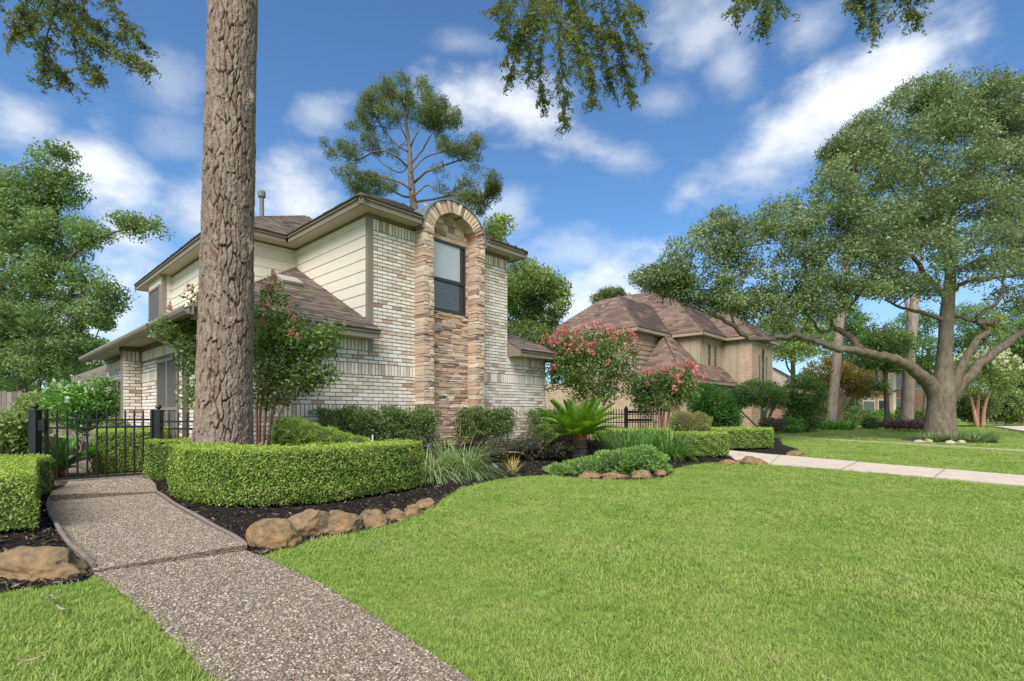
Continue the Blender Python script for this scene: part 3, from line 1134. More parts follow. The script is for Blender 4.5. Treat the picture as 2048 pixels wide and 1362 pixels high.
# core of the arch behind the stones, lead-grey cover over it
mb = MB()
N = 20
ring = [ell(OA - .02, OB - .02, OZ, math.pi * k / N) for k in range(N + 1)]
inn = [ell(IA + .02, IB + .02, IZ, math.pi * k / N) for k in range(N + 1)]
for k in range(N):
    mb.prism([H(*(ring[k][0], PT + .05, ring[k][1])), H(ring[k + 1][0], PT + .05, ring[k + 1][1]), H(inn[k + 1][0], PT + .05, inn[k + 1][1]), H(inn[k][0], PT + .05, inn[k][1])], VV * .3)
mb.build('arch_core', MT['mortar'], bay)
mb = MB()
for k in range(N):
    a, b = math.pi * k / N, math.pi * (k + 1) / N
    q = [ell(OA + .005, OB + .005, OZ, a), ell(OA + .028, OB + .028, OZ, a), ell(OA + .028, OB + .028, OZ, b), ell(OA + .005, OB + .005, OZ, b)]
    mb.prism([H(s, PT - .03, z) for s, z in q], VV * 1.6)
for s0 in (SL - .045, SR + .018):
    mb.hbox(s0, s0 + .027, PT - .03, -.1, Z0 + 3.44, OZ)
mb.build('arch_flashing', MT['metal'], house)
# back fill of the barrel so that the sky does not show through
mb = MB()
pts = [ell(OA, OB, OZ, math.pi * k / N) for k in range(N + 1)]
mb.prism([H(s, .10, z) for s, z in pts], VV * 1.2)
mb.build('arch_back', MT['stone'], house)

# ---- tall window of the bay
MT['frame'] = plain('bronze_window_frame', (.028, .026, .024), .4, .1, 5, 0, .5)


def glassmat(name, c, rough=.03):
    m, nt, b = newmat(name, rough, .9)
    b.inputs['Base Color'].default_value = (*c, 1)
    b.inputs['IOR'].default_value = 1.6
    return m


MT['glass'] = glassmat('window_glass', (.045, .05, .052))
MT['glass_blind_sky'] = glassmat('window_glass_blind_sky', (.46, .50, .51))  # upper pane: blind and reflected sky both put into the pale base colour
MT['screen'] = plain('insect_screen', (.10, .098, .095), .8, .08, 30)
win = MB()
WM = Z0 + 2.64
for s0, s1, z0, z1 in ((WS0, WS0 + .05, WZ0, WZ1), (WS1 - .05, WS1, WZ0, WZ1), (WS0 + .05, WS1 - .05, WZ1 - .05, WZ1), (WS0 + .05, WS1 - .05, WZ0, WZ0 + .06), (WS0 + .05, WS1 - .05, WM - .03, WM + .03)):
    win.hbox(s0, s1, -.045, .02, z0, z1)
win.hbox(WS1 - .13, WS1 - .105, -.03, .02, WZ0 + .06, WZ1 - .05)
win = win.build('window', MT['frame'], house)
MB().hbox(WS0 + .05, WS1 - .13, -.014, .01, WM + .03, WZ1 - .05).build('pane', MT['glass_blind_sky'], win)
MB().hbox(WS0 + .05, WS1 - .13, -.010, .01, WZ0 + .06, WM - .03).build('pane', MT['glass'], win)
MB().hbox(WS1 - .105, WS1 - .05, -.014, .01, WZ0 + .06, WZ1 - .05).build('pane', MT['glass'], win)
mb = MB()
z = WZ0 + .08
while z < WZ1 - .07:
    if not WM - .05 < z < WM + .04:
        mb.hbox(WS0 + .055, WS1 - .135, -.0165, -.0135 if z > WM else -.0095, z, z + .004)
    z += .032
mb.build('blind', plain('blind_slat', (.30, .33, .33), .5, .05, 5), win)

# ---- siding boards
r = random.Random(3)


def board_run(o, a, out, w, z0, z1, step=.208):
    z = z0
    while z < z1 - .02:
        h = min(step, z1 - z)
        mb = MB()
        tl = r.uniform(-.001, .001)
        o2 = np.asarray(o) + UP * z
        A, Bt = .016 + tl, .006
        V = [o2, o2 + a * w, o2 + a * w + UP * h, o2 + UP * h, o2 + out * A, o2 + a * w + out * A, o2 + a * w + UP * (h - .004) + out * Bt, o2 + UP * (h - .004) + out * Bt]
        F = [(4, 5, 6, 7), (0, 1, 5, 4), (1, 2, 6, 5), (2, 3, 7, 6), (3, 0, 4, 7)]
        if np.dot(np.cross(a, UP), out) < 0:
            F = [f[::-1] for f in F]
        mb.add(V, F).build('siding_board', MT['siding'], upper)
        z += h


board_run(H(-.001, 2.93, 0), -VV, NU, 2.86, 2.43, 4.43)
board_run(H(-1.25, 2.929, 0), U, NV, 1.25, 2.9, 4.43)
board_run(H(-1.251, 7.4, 0), -VV, NU, 4.47, 2.2, 4.43)
board_run(H(-1.39, 7.399, 0), U, NV, .14, 2.2, 4.43)
# ---- trim: corner boards, friezes
tr = MB()
tr.hbox(-.018, .085, -.018, 0.07, 2.0, 4.43)
tr.hbox(-1.27, -1.20, 2.905, 2.96, 2.3, 4.43)
tr.hbox(-1.485, -1.39, 7.375, 7.5, 2.2, 4.45)
tr.build('corner_board', MT['trim'], house)
fz = MB()
fz.hbox(-.03, SL - .0, -.03, .02, 4.40, 4.52)
fz.hbox(SR, 3.6, -.03, .02, 4.40, 4.52)
fz.hbox(-.035, -.001, .02, 2.9, 4.43, 4.52)
fz.hbox(-1.25, -.04, 2.90, 2.928, 4.43, 4.52)
fz.hbox(-1.28, -1.252, 2.93, 7.4, 4.43, 4.52)
fz.hbox(-2.39, -.02, -.03, .01, 2.225, 2.30)
fz.hbox(3.57, 4.96, -.03, .01, 2.225, 2.30)
fz.hbox(-2.39, -2.361, .0, 8.9, 2.20, 2.30)
fz.hbox(-2.70, -2.362, 4.87, 5.23, 2.20, 2.29)
fz.build('frieze_board', MT['trim_dark'], house)


# ---- roofs
def eave(s0, t0, s1, t1, z, inward, name='fascia', m='trim', drop=.15):
    """stepped fascia board along an eave edge; inward = unit vector towards the wall"""
    a, b = H(s0, t0, z), H(s1, t1, z)
    inward = np.asarray(inward, float)
    d = b - a
    mb = MB()
    mb.box(a - UP * drop + inward * .028, d, inward * .03, UP * (drop - .055))
    mb.box(a - UP * .056, d, inward * .045, UP * .044)
    mb.box(a - UP * .0125 - inward * .012, d, inward * .07, UP * .011)
    return mb.build(name, MT[m], house)


def soffit(pts, z):
    MB().prism([H(s, t, z) for s, t in pts], UP * .012).build('soffit', MT['soffit'], house)


def shingle_items(poly, e, expo=.135, wmin=.13, wmax=.30, seed=0):
    """tabs in courses on a planar roof face; e = level direction of the courses"""
    r = random.Random(seed)
    poly = [np.asarray(p, float) for p in poly]
    e = np.asarray(e, float)
    n = np.zeros(3)
    for i in range(len(poly)):
        n += np.cross(poly[i] - poly[0], poly[(i + 1) % len(poly)] - poly[0])
    n /= np.linalg.norm(n)
    if n[2] < 0:
        n = -n
    g = np.cross(n, e)
    if g[2] < 0:
        g = -g
    o = min(poly, key=lambda p: p[2])
    q = [(np.dot(p - o, e), np.dot(p - o, g)) for p in poly]
    gmax = max(b for _, b in q)
    y = -.02
    out = []
    while y < gmax:
        ym = min(max(y + expo * .5, .001), gmax - .001)
        xs = []
        for (x0, y0), (x1, y1) in zip(q, q[1:] + q[:1]):
            if (y0 > ym) != (y1 > ym):
                xs.append(x0 + (x1 - x0) * (ym - y0) / (y1 - y0))
        xs.sort()
        for a, b in zip(xs[::2], xs[1::2]):
            x = a - r.uniform(0, wmax * .5)
            while x < b:
                w = r.uniform(wmin, wmax)
                x0, x1 = max(x, a), min(x + w, b)
                if x1 - x0 > .03:
                    h = .012 + r.choice((0, 0, .006))
                    top = min(y + expo + .03, gmax)
                    V = [o + e * x0 + g * y + n * .001, o + e * x1 + g * y + n * .001, o + e * x1 + g * y + n * h, o + e * x0 + g * y + n * h,
                         o + e * x1 + g * top + n * .003, o + e * x0 + g * top + n * .003]
                    F = [(0, 1, 2, 3), (3, 2, 4, 5), (1, 4, 2), (0, 3, 5)]
                    if np.dot(np.cross(e, g), n) < 0:
                        F = [f[::-1] for f in F]
                    c = V[0]
                    out.append((V, F, min(max(r.gauss(.5, .22), .02), 1), (x1 - x0) * expo / max(c[1], 1) ** 2))
                x += w
        y += expo
    return out


def roof_faces(name, faces, mat, parent, limit=0, expo=.135, wr=(.13, .30), seed=0, shown=(), tone_drop=None):
    mb = MB()
    items = []
    for k, (poly, e) in enumerate(faces):
        pts = [np.asarray(p, float) for p in poly]
        mb.prism([p - UP * .012 for p in pts], -UP * .03, .4)
        it = shingle_items(pts, e, expo, *wr, seed=seed + k)
        dk = tone_drop[k] if tone_drop else 0.0  # lowers the shingle tone of a whole face, varied by waves
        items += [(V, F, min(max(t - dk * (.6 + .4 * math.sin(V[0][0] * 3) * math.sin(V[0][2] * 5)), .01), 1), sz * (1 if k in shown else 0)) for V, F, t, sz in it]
    base = mb.build(name, mat, parent)
    order = sorted(range(len(items)), key=lambda i: -items[i][3])
    rest = MB()
    for k, i in enumerate(order):
        V, F, t, sz = items[i]
        if k < limit and sz > 0:
            MB().add(V, F, t).build('shingle', mat, base)
        else:
            rest.add(V, F, t)
    if rest.v:
        rest.build('shingle', mat, base, kind='stuff')
    return base


ER = EAVE_U
k = 2.125
apx = (1.775, -.33 + k, ER + .52 * k)
NZ = ER + .52 * .75
wing = [([H(-.35, -.33, ER), H(SL - .06, -.33, ER), H(SL - .06, .42, NZ), H(SR + .065, .42, NZ), H(SR + .065, -.33, ER), H(3.9, -.33, ER), H(*apx)], U),
        ([H(-.35, -.33, ER), H(*apx), H(1.775, 7, apx[2]), H(-.35, 7, ER)], VV),
        ([H(3.9, -.33, ER), H(3.9, 7, ER), H(1.775, 7, apx[2]), H(*apx)], VV)]
m = 3.0
ap2 = (-1.6 + m, 2.58 + m, ER + .56 * m)
main = [([H(-1.6, 2.58, ER), H(4.4, 2.58, ER), H(*ap2)], U),
        ([H(-1.6, 2.58, ER), H(*ap2), H(ap2[0], 7, ap2[2]), H(-1.6, 9.95, ER)], VV),
        ([H(4.4, 2.58, ER), H(4.4, 9.95, ER), H(ap2[0], 7, ap2[2]), H(*ap2)], VV),
        ([H(-1.6, 9.95, ER), H(4.4, 9.95, ER), H(ap2[0], 7, ap2[2])], U)]
roof = roof_faces('roof', wing + main, MT['shingle'], house, 0, seed=20)
EL = EAVE_L
ztop = 4.06
low = [([H(-2.81, -.4, EL), H(-.0, -.4, EL), H(0, 2.93, ztop)], U),
       ([H(-2.81, -.4, EL), H(0, 2.93, ztop), H(-1.25, 2.93, EL + (ztop - EL) / 2.81 * 1.56), H(-1.25, 8.95, EL + (ztop - EL) / 2.81 * 1.56), H(-2.81, 8.95, EL)], VV)]
low_roof = roof_faces('lower_roof', low, MT['shingle'], house, 300, seed=30, shown=(0,))
hip = MB()
for a, b in ((H(-2.81, -.4, EL), H(0, 2.93, ztop)), (H(-.35, -.33, ER), H(*apx)), (H(3.9, -.33, ER), H(*apx)), (H(-1.6, 2.58, ER), H(*ap2))):
    n = 14
    for i in range(n):
        p, q = a + (b - a) * i / n, a + (b - a) * (i + 1.12) / n
        d = (q - p) / np.linalg.norm(q - p)
        sd = np.cross(d, UP)
        sd /= np.linalg.norm(sd)
        hip.prism([p - sd * .11 - UP * .04, p + UP * .022, p + sd * .11 - UP * .04, p - UP * .02], q - p, random.uniform(.3, .7))
hip.build('hip_cap', MT['shingle'], roof, kind='stuff')
zr = EL + .52 * 1.73
right_low = [([H(3.565, -.4, EL), H(5.3, -.4, EL), H(3.57, 1.33, zr)], U),
             ([H(5.3, -.4, EL), H(5.3, 6.4, EL), H(3.57, 4.67, zr), H(3.57, 1.33, zr)], VV)]
roof_faces('right_roof', right_low, MT['shingle'], house, 0, seed=40)
MB().prism([H(3.566, -.40, EL - .15), H(3.566, -.40, EL), H(3.566, -.0, EL + .19), H(3.566, 0, EL - .15)], U * .02).build('gable_return', MT['trim'], house)
eave(-.35, -.33, SL - .06, -.33, ER, VV)
eave(SR + .065, -.33, 3.9, -.33, ER, VV)
eave(-.35, -.33, -.35, 2.58, ER, U)
eave(-.35, 2.58, -1.6, 2.58, ER, VV)
eave(-1.6, 2.58, -1.6, 9.95, ER, U)
eave(3.9, -.33, 3.9, 7, ER, -U)
eave(-1.6, 9.95, 2, 9.95, ER, -VV)
eave(-2.81, -.4, -.0, -.4, EL, VV)
eave(3.585, -.4, 5.3, -.4, EL, VV)
eave(5.3, -.4, 5.3, 6.4, EL, -U)
soffit([(-.29, -.27), (SL, -.27), (SL, 0.01), (-.29, .01)], 4.462)
soffit([(SR, -.27), (3.84, -.27), (3.84, 0.01), (SR, .01)], 4.462)
soffit([(-.29, .011), (.0, .011), (.0, 2.93), (-.29, 2.93)], 4.463)
soffit([(-1.54, 2.64), (-.291, 2.64), (-.291, 2.93), (-1.54, 2.93)], 4.462)
soffit([(-1.54, 2.931), (-1.25, 2.931), (-1.25, 9.9), (-1.54, 9.9)], 4.463)
soffit([(3.566, .02), (3.84, .02), (3.84, 7), (3.566, 7)], 4.462)
soffit([(-2.75, -.34), (-.0, -.34), (-.0, 0.0), (-2.75, 0.0)], 2.215)
soffit([(3.57, -.34), (5.2, -.34), (5.2, 0.0), (3.57, 0.0)], 2.215)
soffit([(-2.75, .01), (-2.36, .01), (-2.36, 8.9), (-2.75, 8.9)], 2.29)
# gutter down the left side and its spout
mb = MB()
prof = [(-.115, 0), (-.13, -.035), (-.115, -.075), (-.08, -.115), (.0, -.115), (.0, -.0), (-.012, 0), (-.012, -.10), (-.075, -.10), (-.10, -.07), (-.112, -.03), (-.10, 0)]
mb.prism([H(-2.81 + a, -.42, EL - .015 + b) for a, b in prof], VV * 9.4)
mb.build('gutter', MT['trim'], house)
mb = MB()
mb.tube([H(-2.86, 1.55, EL - .10), H(-2.86, 1.55, EL - .20), H(-2.70, 1.55, EL - .30), H(-2.42, 1.55, EL - .38), H(-2.42, 1.55, .1)], .042, 8)
mb.build('downspout', MT['trim'], house, True)
# further low wing behind, with its own eave
back = [([H(-2.05, 8.9, EL), H(-2.05, 18, EL), H(1.2, 18, EL + 1.7), H(1.2, 8.9, EL + 1.7)], VV)]
roof_faces('back_roof', back, MT['shingle'], house, 0, seed=60)
mb = MB()
mb.box(H(-2.07, 8.95, EL - .13), VV * 9, U * .05, UP * .12)
mb.build('fascia', MT['trim'], house)
soffit([(-2.0, 9.0), (-1.3, 9.0), (-1.3, 17.9), (-2.0, 17.9)], 2.21)
MB().hbox(-1.33, 2, 8.95, 17, 0, 2.2).build('back_wall', MT['siding'], house)

# ---- left-hand windows and door
def side_window(t0, t1, z0, z1, s, name, screen, mid=None, mull=None):
    mb = MB()
    fw = .06
    for a, b, c, d in ((t0, t0 + fw, z0, z1), (t1 - fw, t1, z0, z1), (t0 + fw, t1 - fw, z1 - fw, z1), (t0 + fw, t1 - fw, z0, z0 + fw)):
        mb.hbox(s - .03, s + .01, a, b, c, d)
    if mid:
        mb.hbox(s - .026, s + .01, t0 + fw, t1 - fw, mid - .025, mid + .025)
    if mull:
        mb.hbox(s - .027, s + .01, mull - .04, mull + .04, z0 + fw, z1 - fw)
    w = mb.build(name, MT['trim'], house)
    cols = [(t0 + fw, (mull - .04) if mull else t1 - fw)] + ([(mull + .04, t1 - fw)] if mull else [])
    rows = [(z0 + fw, (mid - .025) if mid else z1 - fw)] + ([(mid + .025, z1 - fw)] if mid else [])
    for a, b in cols:
        for c, d in rows:
            MB().hbox(s - .012, s + .008, a, b, c, d).build('pane', screen, w)
    return w


side_window(2.17, 3.57, .12, 1.92, -2.362, 'patio_window', MT['screen'], 1.0, 2.87)
side_window(6.9, 7.4, .32, 1.72, -2.362, 'window', MT['screen'])
side_window(7.75, 8.25, .32, 1.72, -2.362, 'window', MT['screen'])
side_window(7.6, 8.8, 2.75, 4.25, -1.462, 'window', MT['screen'], 3.3)
# ---- roof vent, vent pipe
n_ = np.array([0, 0, 1.])
c0 = H(-.72, 1.45, EL + (ztop - EL) / 3.33 * 1.85)
mb = MB()
sl = VV + UP * .5135
sl /= np.linalg.norm(sl)
nn = np.cross(U, sl)
nn = nn if nn[2] > 0 else -nn
mb.box(c0 - U * .16, U * .32, sl * .30, nn * .05)
mb.box(c0 - U * .18 - sl * .03 + nn * .05, U * .36, sl * .36, nn * .035)
mb.build('roof_vent', plain('vent_metal', (.36, .34, .32), .6, .1), house)
pv = H(-.35, 3.9, ER + .56 * 1.25)
mb = MB()
mb.tube([pv - UP * .2, pv + UP * .50], .05, 10)
mb.lathe(pv + UP * .46, [(.075, 0), (.085, .03), (.085, .12), (.07, .15)], 10)
mb.build('vent_pipe', plain('vent_pipe_metal', (.16, .16, .165), .6, .15), house)
# ------------------------------------------------------------------ gate and fences
gl, gr = np.array([-5.74, 6.08, 0]), np.array([-4.80, 6.86, 0])


def post(name, p, label, h=.95):
    mb = MB()
    mb.box(p + np.array([-.042, -.042, 0]), (.084, 0, 0), (0, .084, 0), (0, 0, h))
    mb.box(p + np.array([-.05, -.05, h]), (.1, 0, 0), (0, .1, 0), (0, 0, .022))
    mb.lathe(p + UP * (h + .022), [(.016, 0), (.014, .012), (.03, .024), (.036, .042), (.03, .06), (.012, .072)], 12)
    return mb.build(name, MT['iron'], label=label, cat='post', group='gate posts')


post('gate_post', gl, 'black iron gate post with ball cap standing left of the gate')
post('gate_post', gr, 'black iron gate post with ball cap beside the pine trunk')


def picket(p, z1, w=.014, z0=.04):
    mb = MB()
    mb.box(p + np.array([-w / 2, -w / 2, z0]), (w, 0, 0), (0, w, 0), (0, 0, z1 - z0 - .05))
    c = p + UP * (z1 - .05)
    mb.lathe(c, [(w * .7, 0), (w * .75, .006), (w * .45, .012), (w * .95, .022), (w * .5, .04), (.0008, .058)], 6)
    return mb


def rail(a, b, z, h=.025, w=.025):
    d = (b - a) / np.linalg.norm(b - a)
    q = np.cross(UP, d) * w
    return MB().box(a + UP * z - q / 2, b - a, q, UP * h)


gate = thing('iron_gate', (gl + gr) / 2, 'black iron picket gate closing the pebble path, spear tips on top', 'gate')
d = (gr - gl) / np.linalg.norm(gr - gl)
g0, g1 = gl + d * .10, gr - d * .075
for p in (g0, g1):
    MB().box(p + np.array([-.014, -.014, .095]), (.028, 0, 0), (0, .028, 0), (0, 0, .885)).build('gate_stile', MT['iron'], gate)
for z in (.105, .735, .83):
    rail(g0 + d * .014, g1 - d * .014, z).build('rail', MT['iron'], gate)
for i in range(1, 11):
    p = g0 + (g1 - g0) * i / 11
    picket(p, .975, .015, .105).build('picket', MT['iron'], gate)
MB().box(gl + np.array([.03, -.02, .72]), d * .075, np.cross(UP, d) * .05, UP * .13).build('latch_box', MT['iron'], gate)
for z in (.15, .80):
    MB().box(g1 + np.array([0, -.01, z]), d * .06, np.cross(UP, d) * .04, UP * .06).build('hinge', MT['iron'], gate)


def fence(name, a, b, n, label, z1=.93, base=0.0, rails=(.08, .70, .80), pw=.014):
    a, b = np.asarray(a, float), np.asarray(b, float)
    f = thing(name, (a + b) / 2, label, 'fence')
    for z in rails:
        rail(a, b, base + z, .025, .022).build('rail', MT['iron'], f)
    for i in range(n):
        p = a + (b - a) * (i + .5) / n
        mb = picket(p, z1, pw)
        mb.v = [(x, y, z + base) for x, y, z in mb.v]
        mb.build('picket', MT['iron'], f)
    return f


fence('iron_fence', gr + np.array([.06, .03, 0]), np.array([-4.17, 7.16, 0]), 6, 'short black iron fence panel between gate post and house wall', .95)
fence('iron_fence', np.array([-7.0, 6.5, 0]), gl + np.array([-.06, .05, 0]), 7, 'short black iron fence panel left of the gate behind shrubs', .93)
ff = fence('iron_fence', np.array([1.55, 14.2, 0]), np.array([4.45, 15.2, 0]), 34, 'black iron picket fence behind the crape myrtles', 1.02, .0, (.1, .62, .86), .02)
for k, x in enumerate((.62,)):
    p = np.array([1.55, 14.2, 0]) + np.array([2.9, 1.0, 0]) * x
    mb = MB().box(p + np.array([-.05, -.05, 0]), (.1, 0, 0), (0, .1, 0), (0, 0, 1.02))
    mb.lathe(p + UP * 1.02, [(.05, 0), (.06, .02), (.03, .04), (.04, .06), (.01, .09)], 8)
    mb.build('fence_post', MT['iron'], ff)
    for z in (.66, .9):
        rail(p, p + np.array([.9, .31, 0]), z, .07, .03).build('rail', MT['iron'], ff)
# timber fence far left
tf = thing('timber_fence', (-19, 19, 0), 'weathered grey timber privacy fence beyond the left shrubs', 'fence')
mt = tonemat('weathered_timber', [(0, (.13, .115, .10)), (1, (.28, .255, .225))], .9, .15, 6, .003)
a, b = np.array([-24., 17., 0]), np.array([-14.5, 21.5, 0])
dd = (b - a) / np.linalg.norm(b - a)
n = int(np.linalg.norm(b - a) / .15)
bm = []
for i in range(n):
    h = 1.72 + .03 * math.sin(i * 2.1)
    p = a + dd * .15 * i
    q = np.cross(UP, dd) * .02
    pts = [p, p + dd * .14, p + dd * .14 + UP * (h - .04), p + dd * .11 + UP * h, p + dd * .03 + UP * h, p + UP * (h - .04)]
    MB().prism(pts, q, random.random()).build('fence_board', mt, tf)
MB().box(a + UP * 1.4 + np.cross(UP, dd) * .021, b - a, np.cross(UP, dd) * .04, UP * .09, .4).build('fence_rail', mt, tf)


# ------------------------------------------------------------------ neighbouring tan house
def brickmat(name, c1, c2, mo, sc=1.0, dark=(0, 0, 0)):
    """brickwork too far away to pick bricks apart"""
    m, nt, b = newmat(name, .9, .15)
    pos = nd(nt, 'ShaderNodeNewGeometry').outputs['Position']
    nrm = nd(nt, 'ShaderNodeNewGeometry').outputs['True Normal']
    sep = nd(nt, 'ShaderNodeSeparateXYZ')
    nt.links.new(pos, sep.inputs[0])
    sn = nd(nt, 'ShaderNodeSeparateXYZ')
    nt.links.new(nrm, sn.inputs[0])
    al = mth(nt, 'SUBTRACT', mth(nt, 'MULTIPLY', sep.outputs[0], sn.outputs[1]), mth(nt, 'MULTIPLY', sep.outputs[1], sn.outputs[0]))
    cb = nd(nt, 'ShaderNodeCombineXYZ')
    nt.links.new(al, cb.inputs[0])
    nt.links.new(sep.outputs[2], cb.inputs[1])
    bt = nd(nt, 'ShaderNodeTexBrick')
    nt.links.new(cb.outputs[0], bt.inputs[0])
    bt.inputs['Color1'].default_value = (*c1, 1)
    bt.inputs['Color2'].default_value = (*c2, 1)
    bt.inputs['Mortar'].default_value = (*mo, 1)
    bt.inputs['Scale'].default_value = 1
    bt.inputs['Mortar Size'].default_value = .009 * sc
    bt.inputs['Brick Width'].default_value = .24 * sc
    bt.inputs['Row Height'].default_value = .085 * sc
    n = tnoise(nt, pos, 5, 4)
    nt.links.new(mixc(nt, .35, bt.outputs[0], ramp(nt, n, [(.3, tuple(np.array(c2) * .75)), (.7, tuple(np.array(c1) * 1.15))])), b.inputs['Base Color'])
    bump(nt, b, bt.outputs['Fac'], -.01)
    return m


MT['tanbrick'] = brickmat('tan_brick', (.55, .43, .315), (.45, .33, .235), (.22, .17, .13), 1.15)
MT['pinkbrick'] = brickmat('pink_brick', (.42, .25, .20), (.33, .17, .13), (.36, .30, .26), 1.2)
MT['tansiding'] = plain('tan_siding', (.36, .30, .225), .7, .06, 2)
MT['tantrim'] = plain('tan_trim', (.31, .255, .19), .6, .06, 2)
A0 = np.array([6.06, 24.3, 0])


def N(s, t, z):
    return A0 + s * U + t * VV + z * UP


def nbox(mb, s0, s1, t0, t1, z0, z1):
    return mb.box(N(s0, t0, z0), (s1 - s0) * U, (t1 - t0) * VV, (z1 - z0) * UP)


nh = thing('tan_house', N(4, 0, 0), 'tan brick two-storey house with steep red-brown shingle roofs', 'house')
ZE = Z0 + 4.1
SO = ZE - .22
nbox(nbox(MB(), .02, 8, .02, 9, 0, 2.45), 1.0, 6.9, -1.95, .02, 0, 2.45).build('wall', MT['tanbrick'], nh)
nbox(MB(), .3, 6, .3, 4.5, 2.45, SO).build('upper_wall', MT['tansiding'], nh)
nbox(MB(), 3.7, 9, -1.46, 5, 2.4, SO).build('upper_wall', MT['tansiding'], nh)
nbox(MB(), 7.45, 10.5, -3.0, -.5, 0, SO).build('tower_wall', MT['tanbrick'], nh)
nbox(nbox(MB(), 6.8, 7.46, -2.40, 4, 2.4, SO), 9.5, 10.48, -.5, 4, 0, SO).build('upper_wall', MT['tansiding'], nh)
nbox(MB(), 6.78, 7.46, -3.02, -2.38, 0, SO).build('quoin', MT['tanbrick'], nh)
# battens / lap lines on the siding
for k in range(11):
    z = 2.6 + .24 * k
    if z < SO - .05:
        nbox(MB(), .3, 3.6, .27, .298, z, z + .035).build('siding_board', MT['tansiding'], nh)
for s, t0, t1, zb in ((.3, .3, 4.5, 2.5), (3.7, -1.4, .3, 2.6), (6.8, -2.3, -1.5, 2.5)):
    t = t0
    while t < t1:
        nbox(MB(), s - .025, s, t, t + .05, zb, SO).build('batten', MT['tantrim'], nh)
        t += .4
for t in (3.75, 4.2, 6.0, 6.5):
    nbox(MB(), t, t + .05, -1.485, -1.46, 2.6, SO).build('batten', MT['tantrim'], nh)


def nwin(parent, s0, s1, t, z0, z1, arch=False, name='window'):
    mb = MB()
    fw = .05
    nbox(mb, s0, s0 + fw, t - .05, t, z0, z1)
    nbox(mb, s1 - fw, s1, t - .05, t, z0, z1)
    nbox(mb, s0 + fw, s1 - fw, t - .05, t, z0, z0 + fw)
    if not arch:
        nbox(mb, s0 + fw, s1 - fw, t - .05, t, z1 - fw, z1)
        nbox(mb, s0 + fw, s1 - fw, t - .045, t, (z0 + z1) / 2 - .02, (z0 + z1) / 2 + .02)
    else:
        r, c = (s1 - s0) / 2, (s0 + s1) / 2
        K = 12
        for k in range(K):
            q = [(c + rr * math.cos(math.pi * kk / K), z1 + rr * math.sin(math.pi * kk / K)) for kk in (k, k + 1) for rr in (r - fw, r)]
            mb.prism([N(s, t - .05, z) for s, z in (q[0], q[1], q[3], q[2])], VV * .05)
    w = mb.build(name, MT['tantrim'], parent)
    pm = MB()
    nbox(pm, s0 + fw, s1 - fw, t - .02, t - .002, z0 + fw, z1 - (0 if arch else fw))
    if arch:
        r, c = (s1 - s0) / 2 - fw, (s0 + s1) / 2
        pm.prism([N(c + r * math.cos(math.pi * k / 12), t - .02, z1 + r * math.sin(math.pi * k / 12)) for k in range(13)], VV * .018)
    pm.build('pane', MT['glass'], w)


nwin(nh, 4.62, 5.12, -1.462, 3.15, 4.55)
nwin(nh, 5.42, 5.92, -1.462, 3.15, 4.55)
nwin(nh, 8.35, 8.95, -3.002, 2.55, 4.25, True)
nwin(nh, 7.85, 8.2, -3.002, 2.6, 4.1)
nwin(nh, 9.1, 9.45, -3.002, 2.6, 4.1)
nwin(nh, 8.1, 9.3, -3.002, .2, 1.9, False, 'door_window')
PM = .875


def hiproof(s0, s1, t0, t1, z, apexes, seed, name='roof'):
    (sa, ta, za), (sb, tb, zb) = apexes
    P = dict(a=N(s0, t0, z), b=N(s1, t0, z), c=N(s1, t1, z), d=N(s0, t1, z), e=N(sa, ta, za), f=N(sb, tb, zb))
    if abs(ta - tb) < .01:     # ridge along s
        fs = [([P['a'], P['b'], P['f'], P['e']], U), ([P['a'], P['e'], P['d']], VV), ([P['b'], P['c'], P['f']], VV)]
    else:
        fs = [([P['a'], P['b'], P['e']], U), ([P['a'], P['e'], P['f'], P['d']], VV), ([P['b'], P['c'], P['f'], P['e']], VV)]
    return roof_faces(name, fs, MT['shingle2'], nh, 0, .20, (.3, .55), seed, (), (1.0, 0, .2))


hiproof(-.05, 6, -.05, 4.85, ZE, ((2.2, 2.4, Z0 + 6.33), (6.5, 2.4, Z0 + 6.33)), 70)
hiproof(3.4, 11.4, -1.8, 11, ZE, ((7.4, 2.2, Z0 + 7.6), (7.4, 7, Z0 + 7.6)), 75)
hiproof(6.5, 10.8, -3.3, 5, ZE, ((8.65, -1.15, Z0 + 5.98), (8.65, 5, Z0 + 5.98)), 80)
zl = Z0 + 1.57
lowf = [([N(0, -2.28, zl), N(7.0, -2.28, zl), N(7.0, .1, zl + 2.38 * 1.07), N(2.8, .1, zl + 2.38 * 1.07)], U),
        ([N(0, -2.28, zl), N(2.8, .1, zl + 2.38 * 1.02), N(0.0, .1, zl)], VV)]
roof_faces('lower_roof', lowf, MT['shingle2'], nh, 0, .20, (.3, .55), 90)


def neave(s0, t0, s1, t1, z, inward):
    a, b = N(s0, t0, z), N(s1, t1, z)
    inward = np.asarray(inward)
    mb = MB()
    mb.box(a - UP * .19, b - a, inward * .04, UP * .175)
    mb.build('fascia', MT['tantrim'], nh)


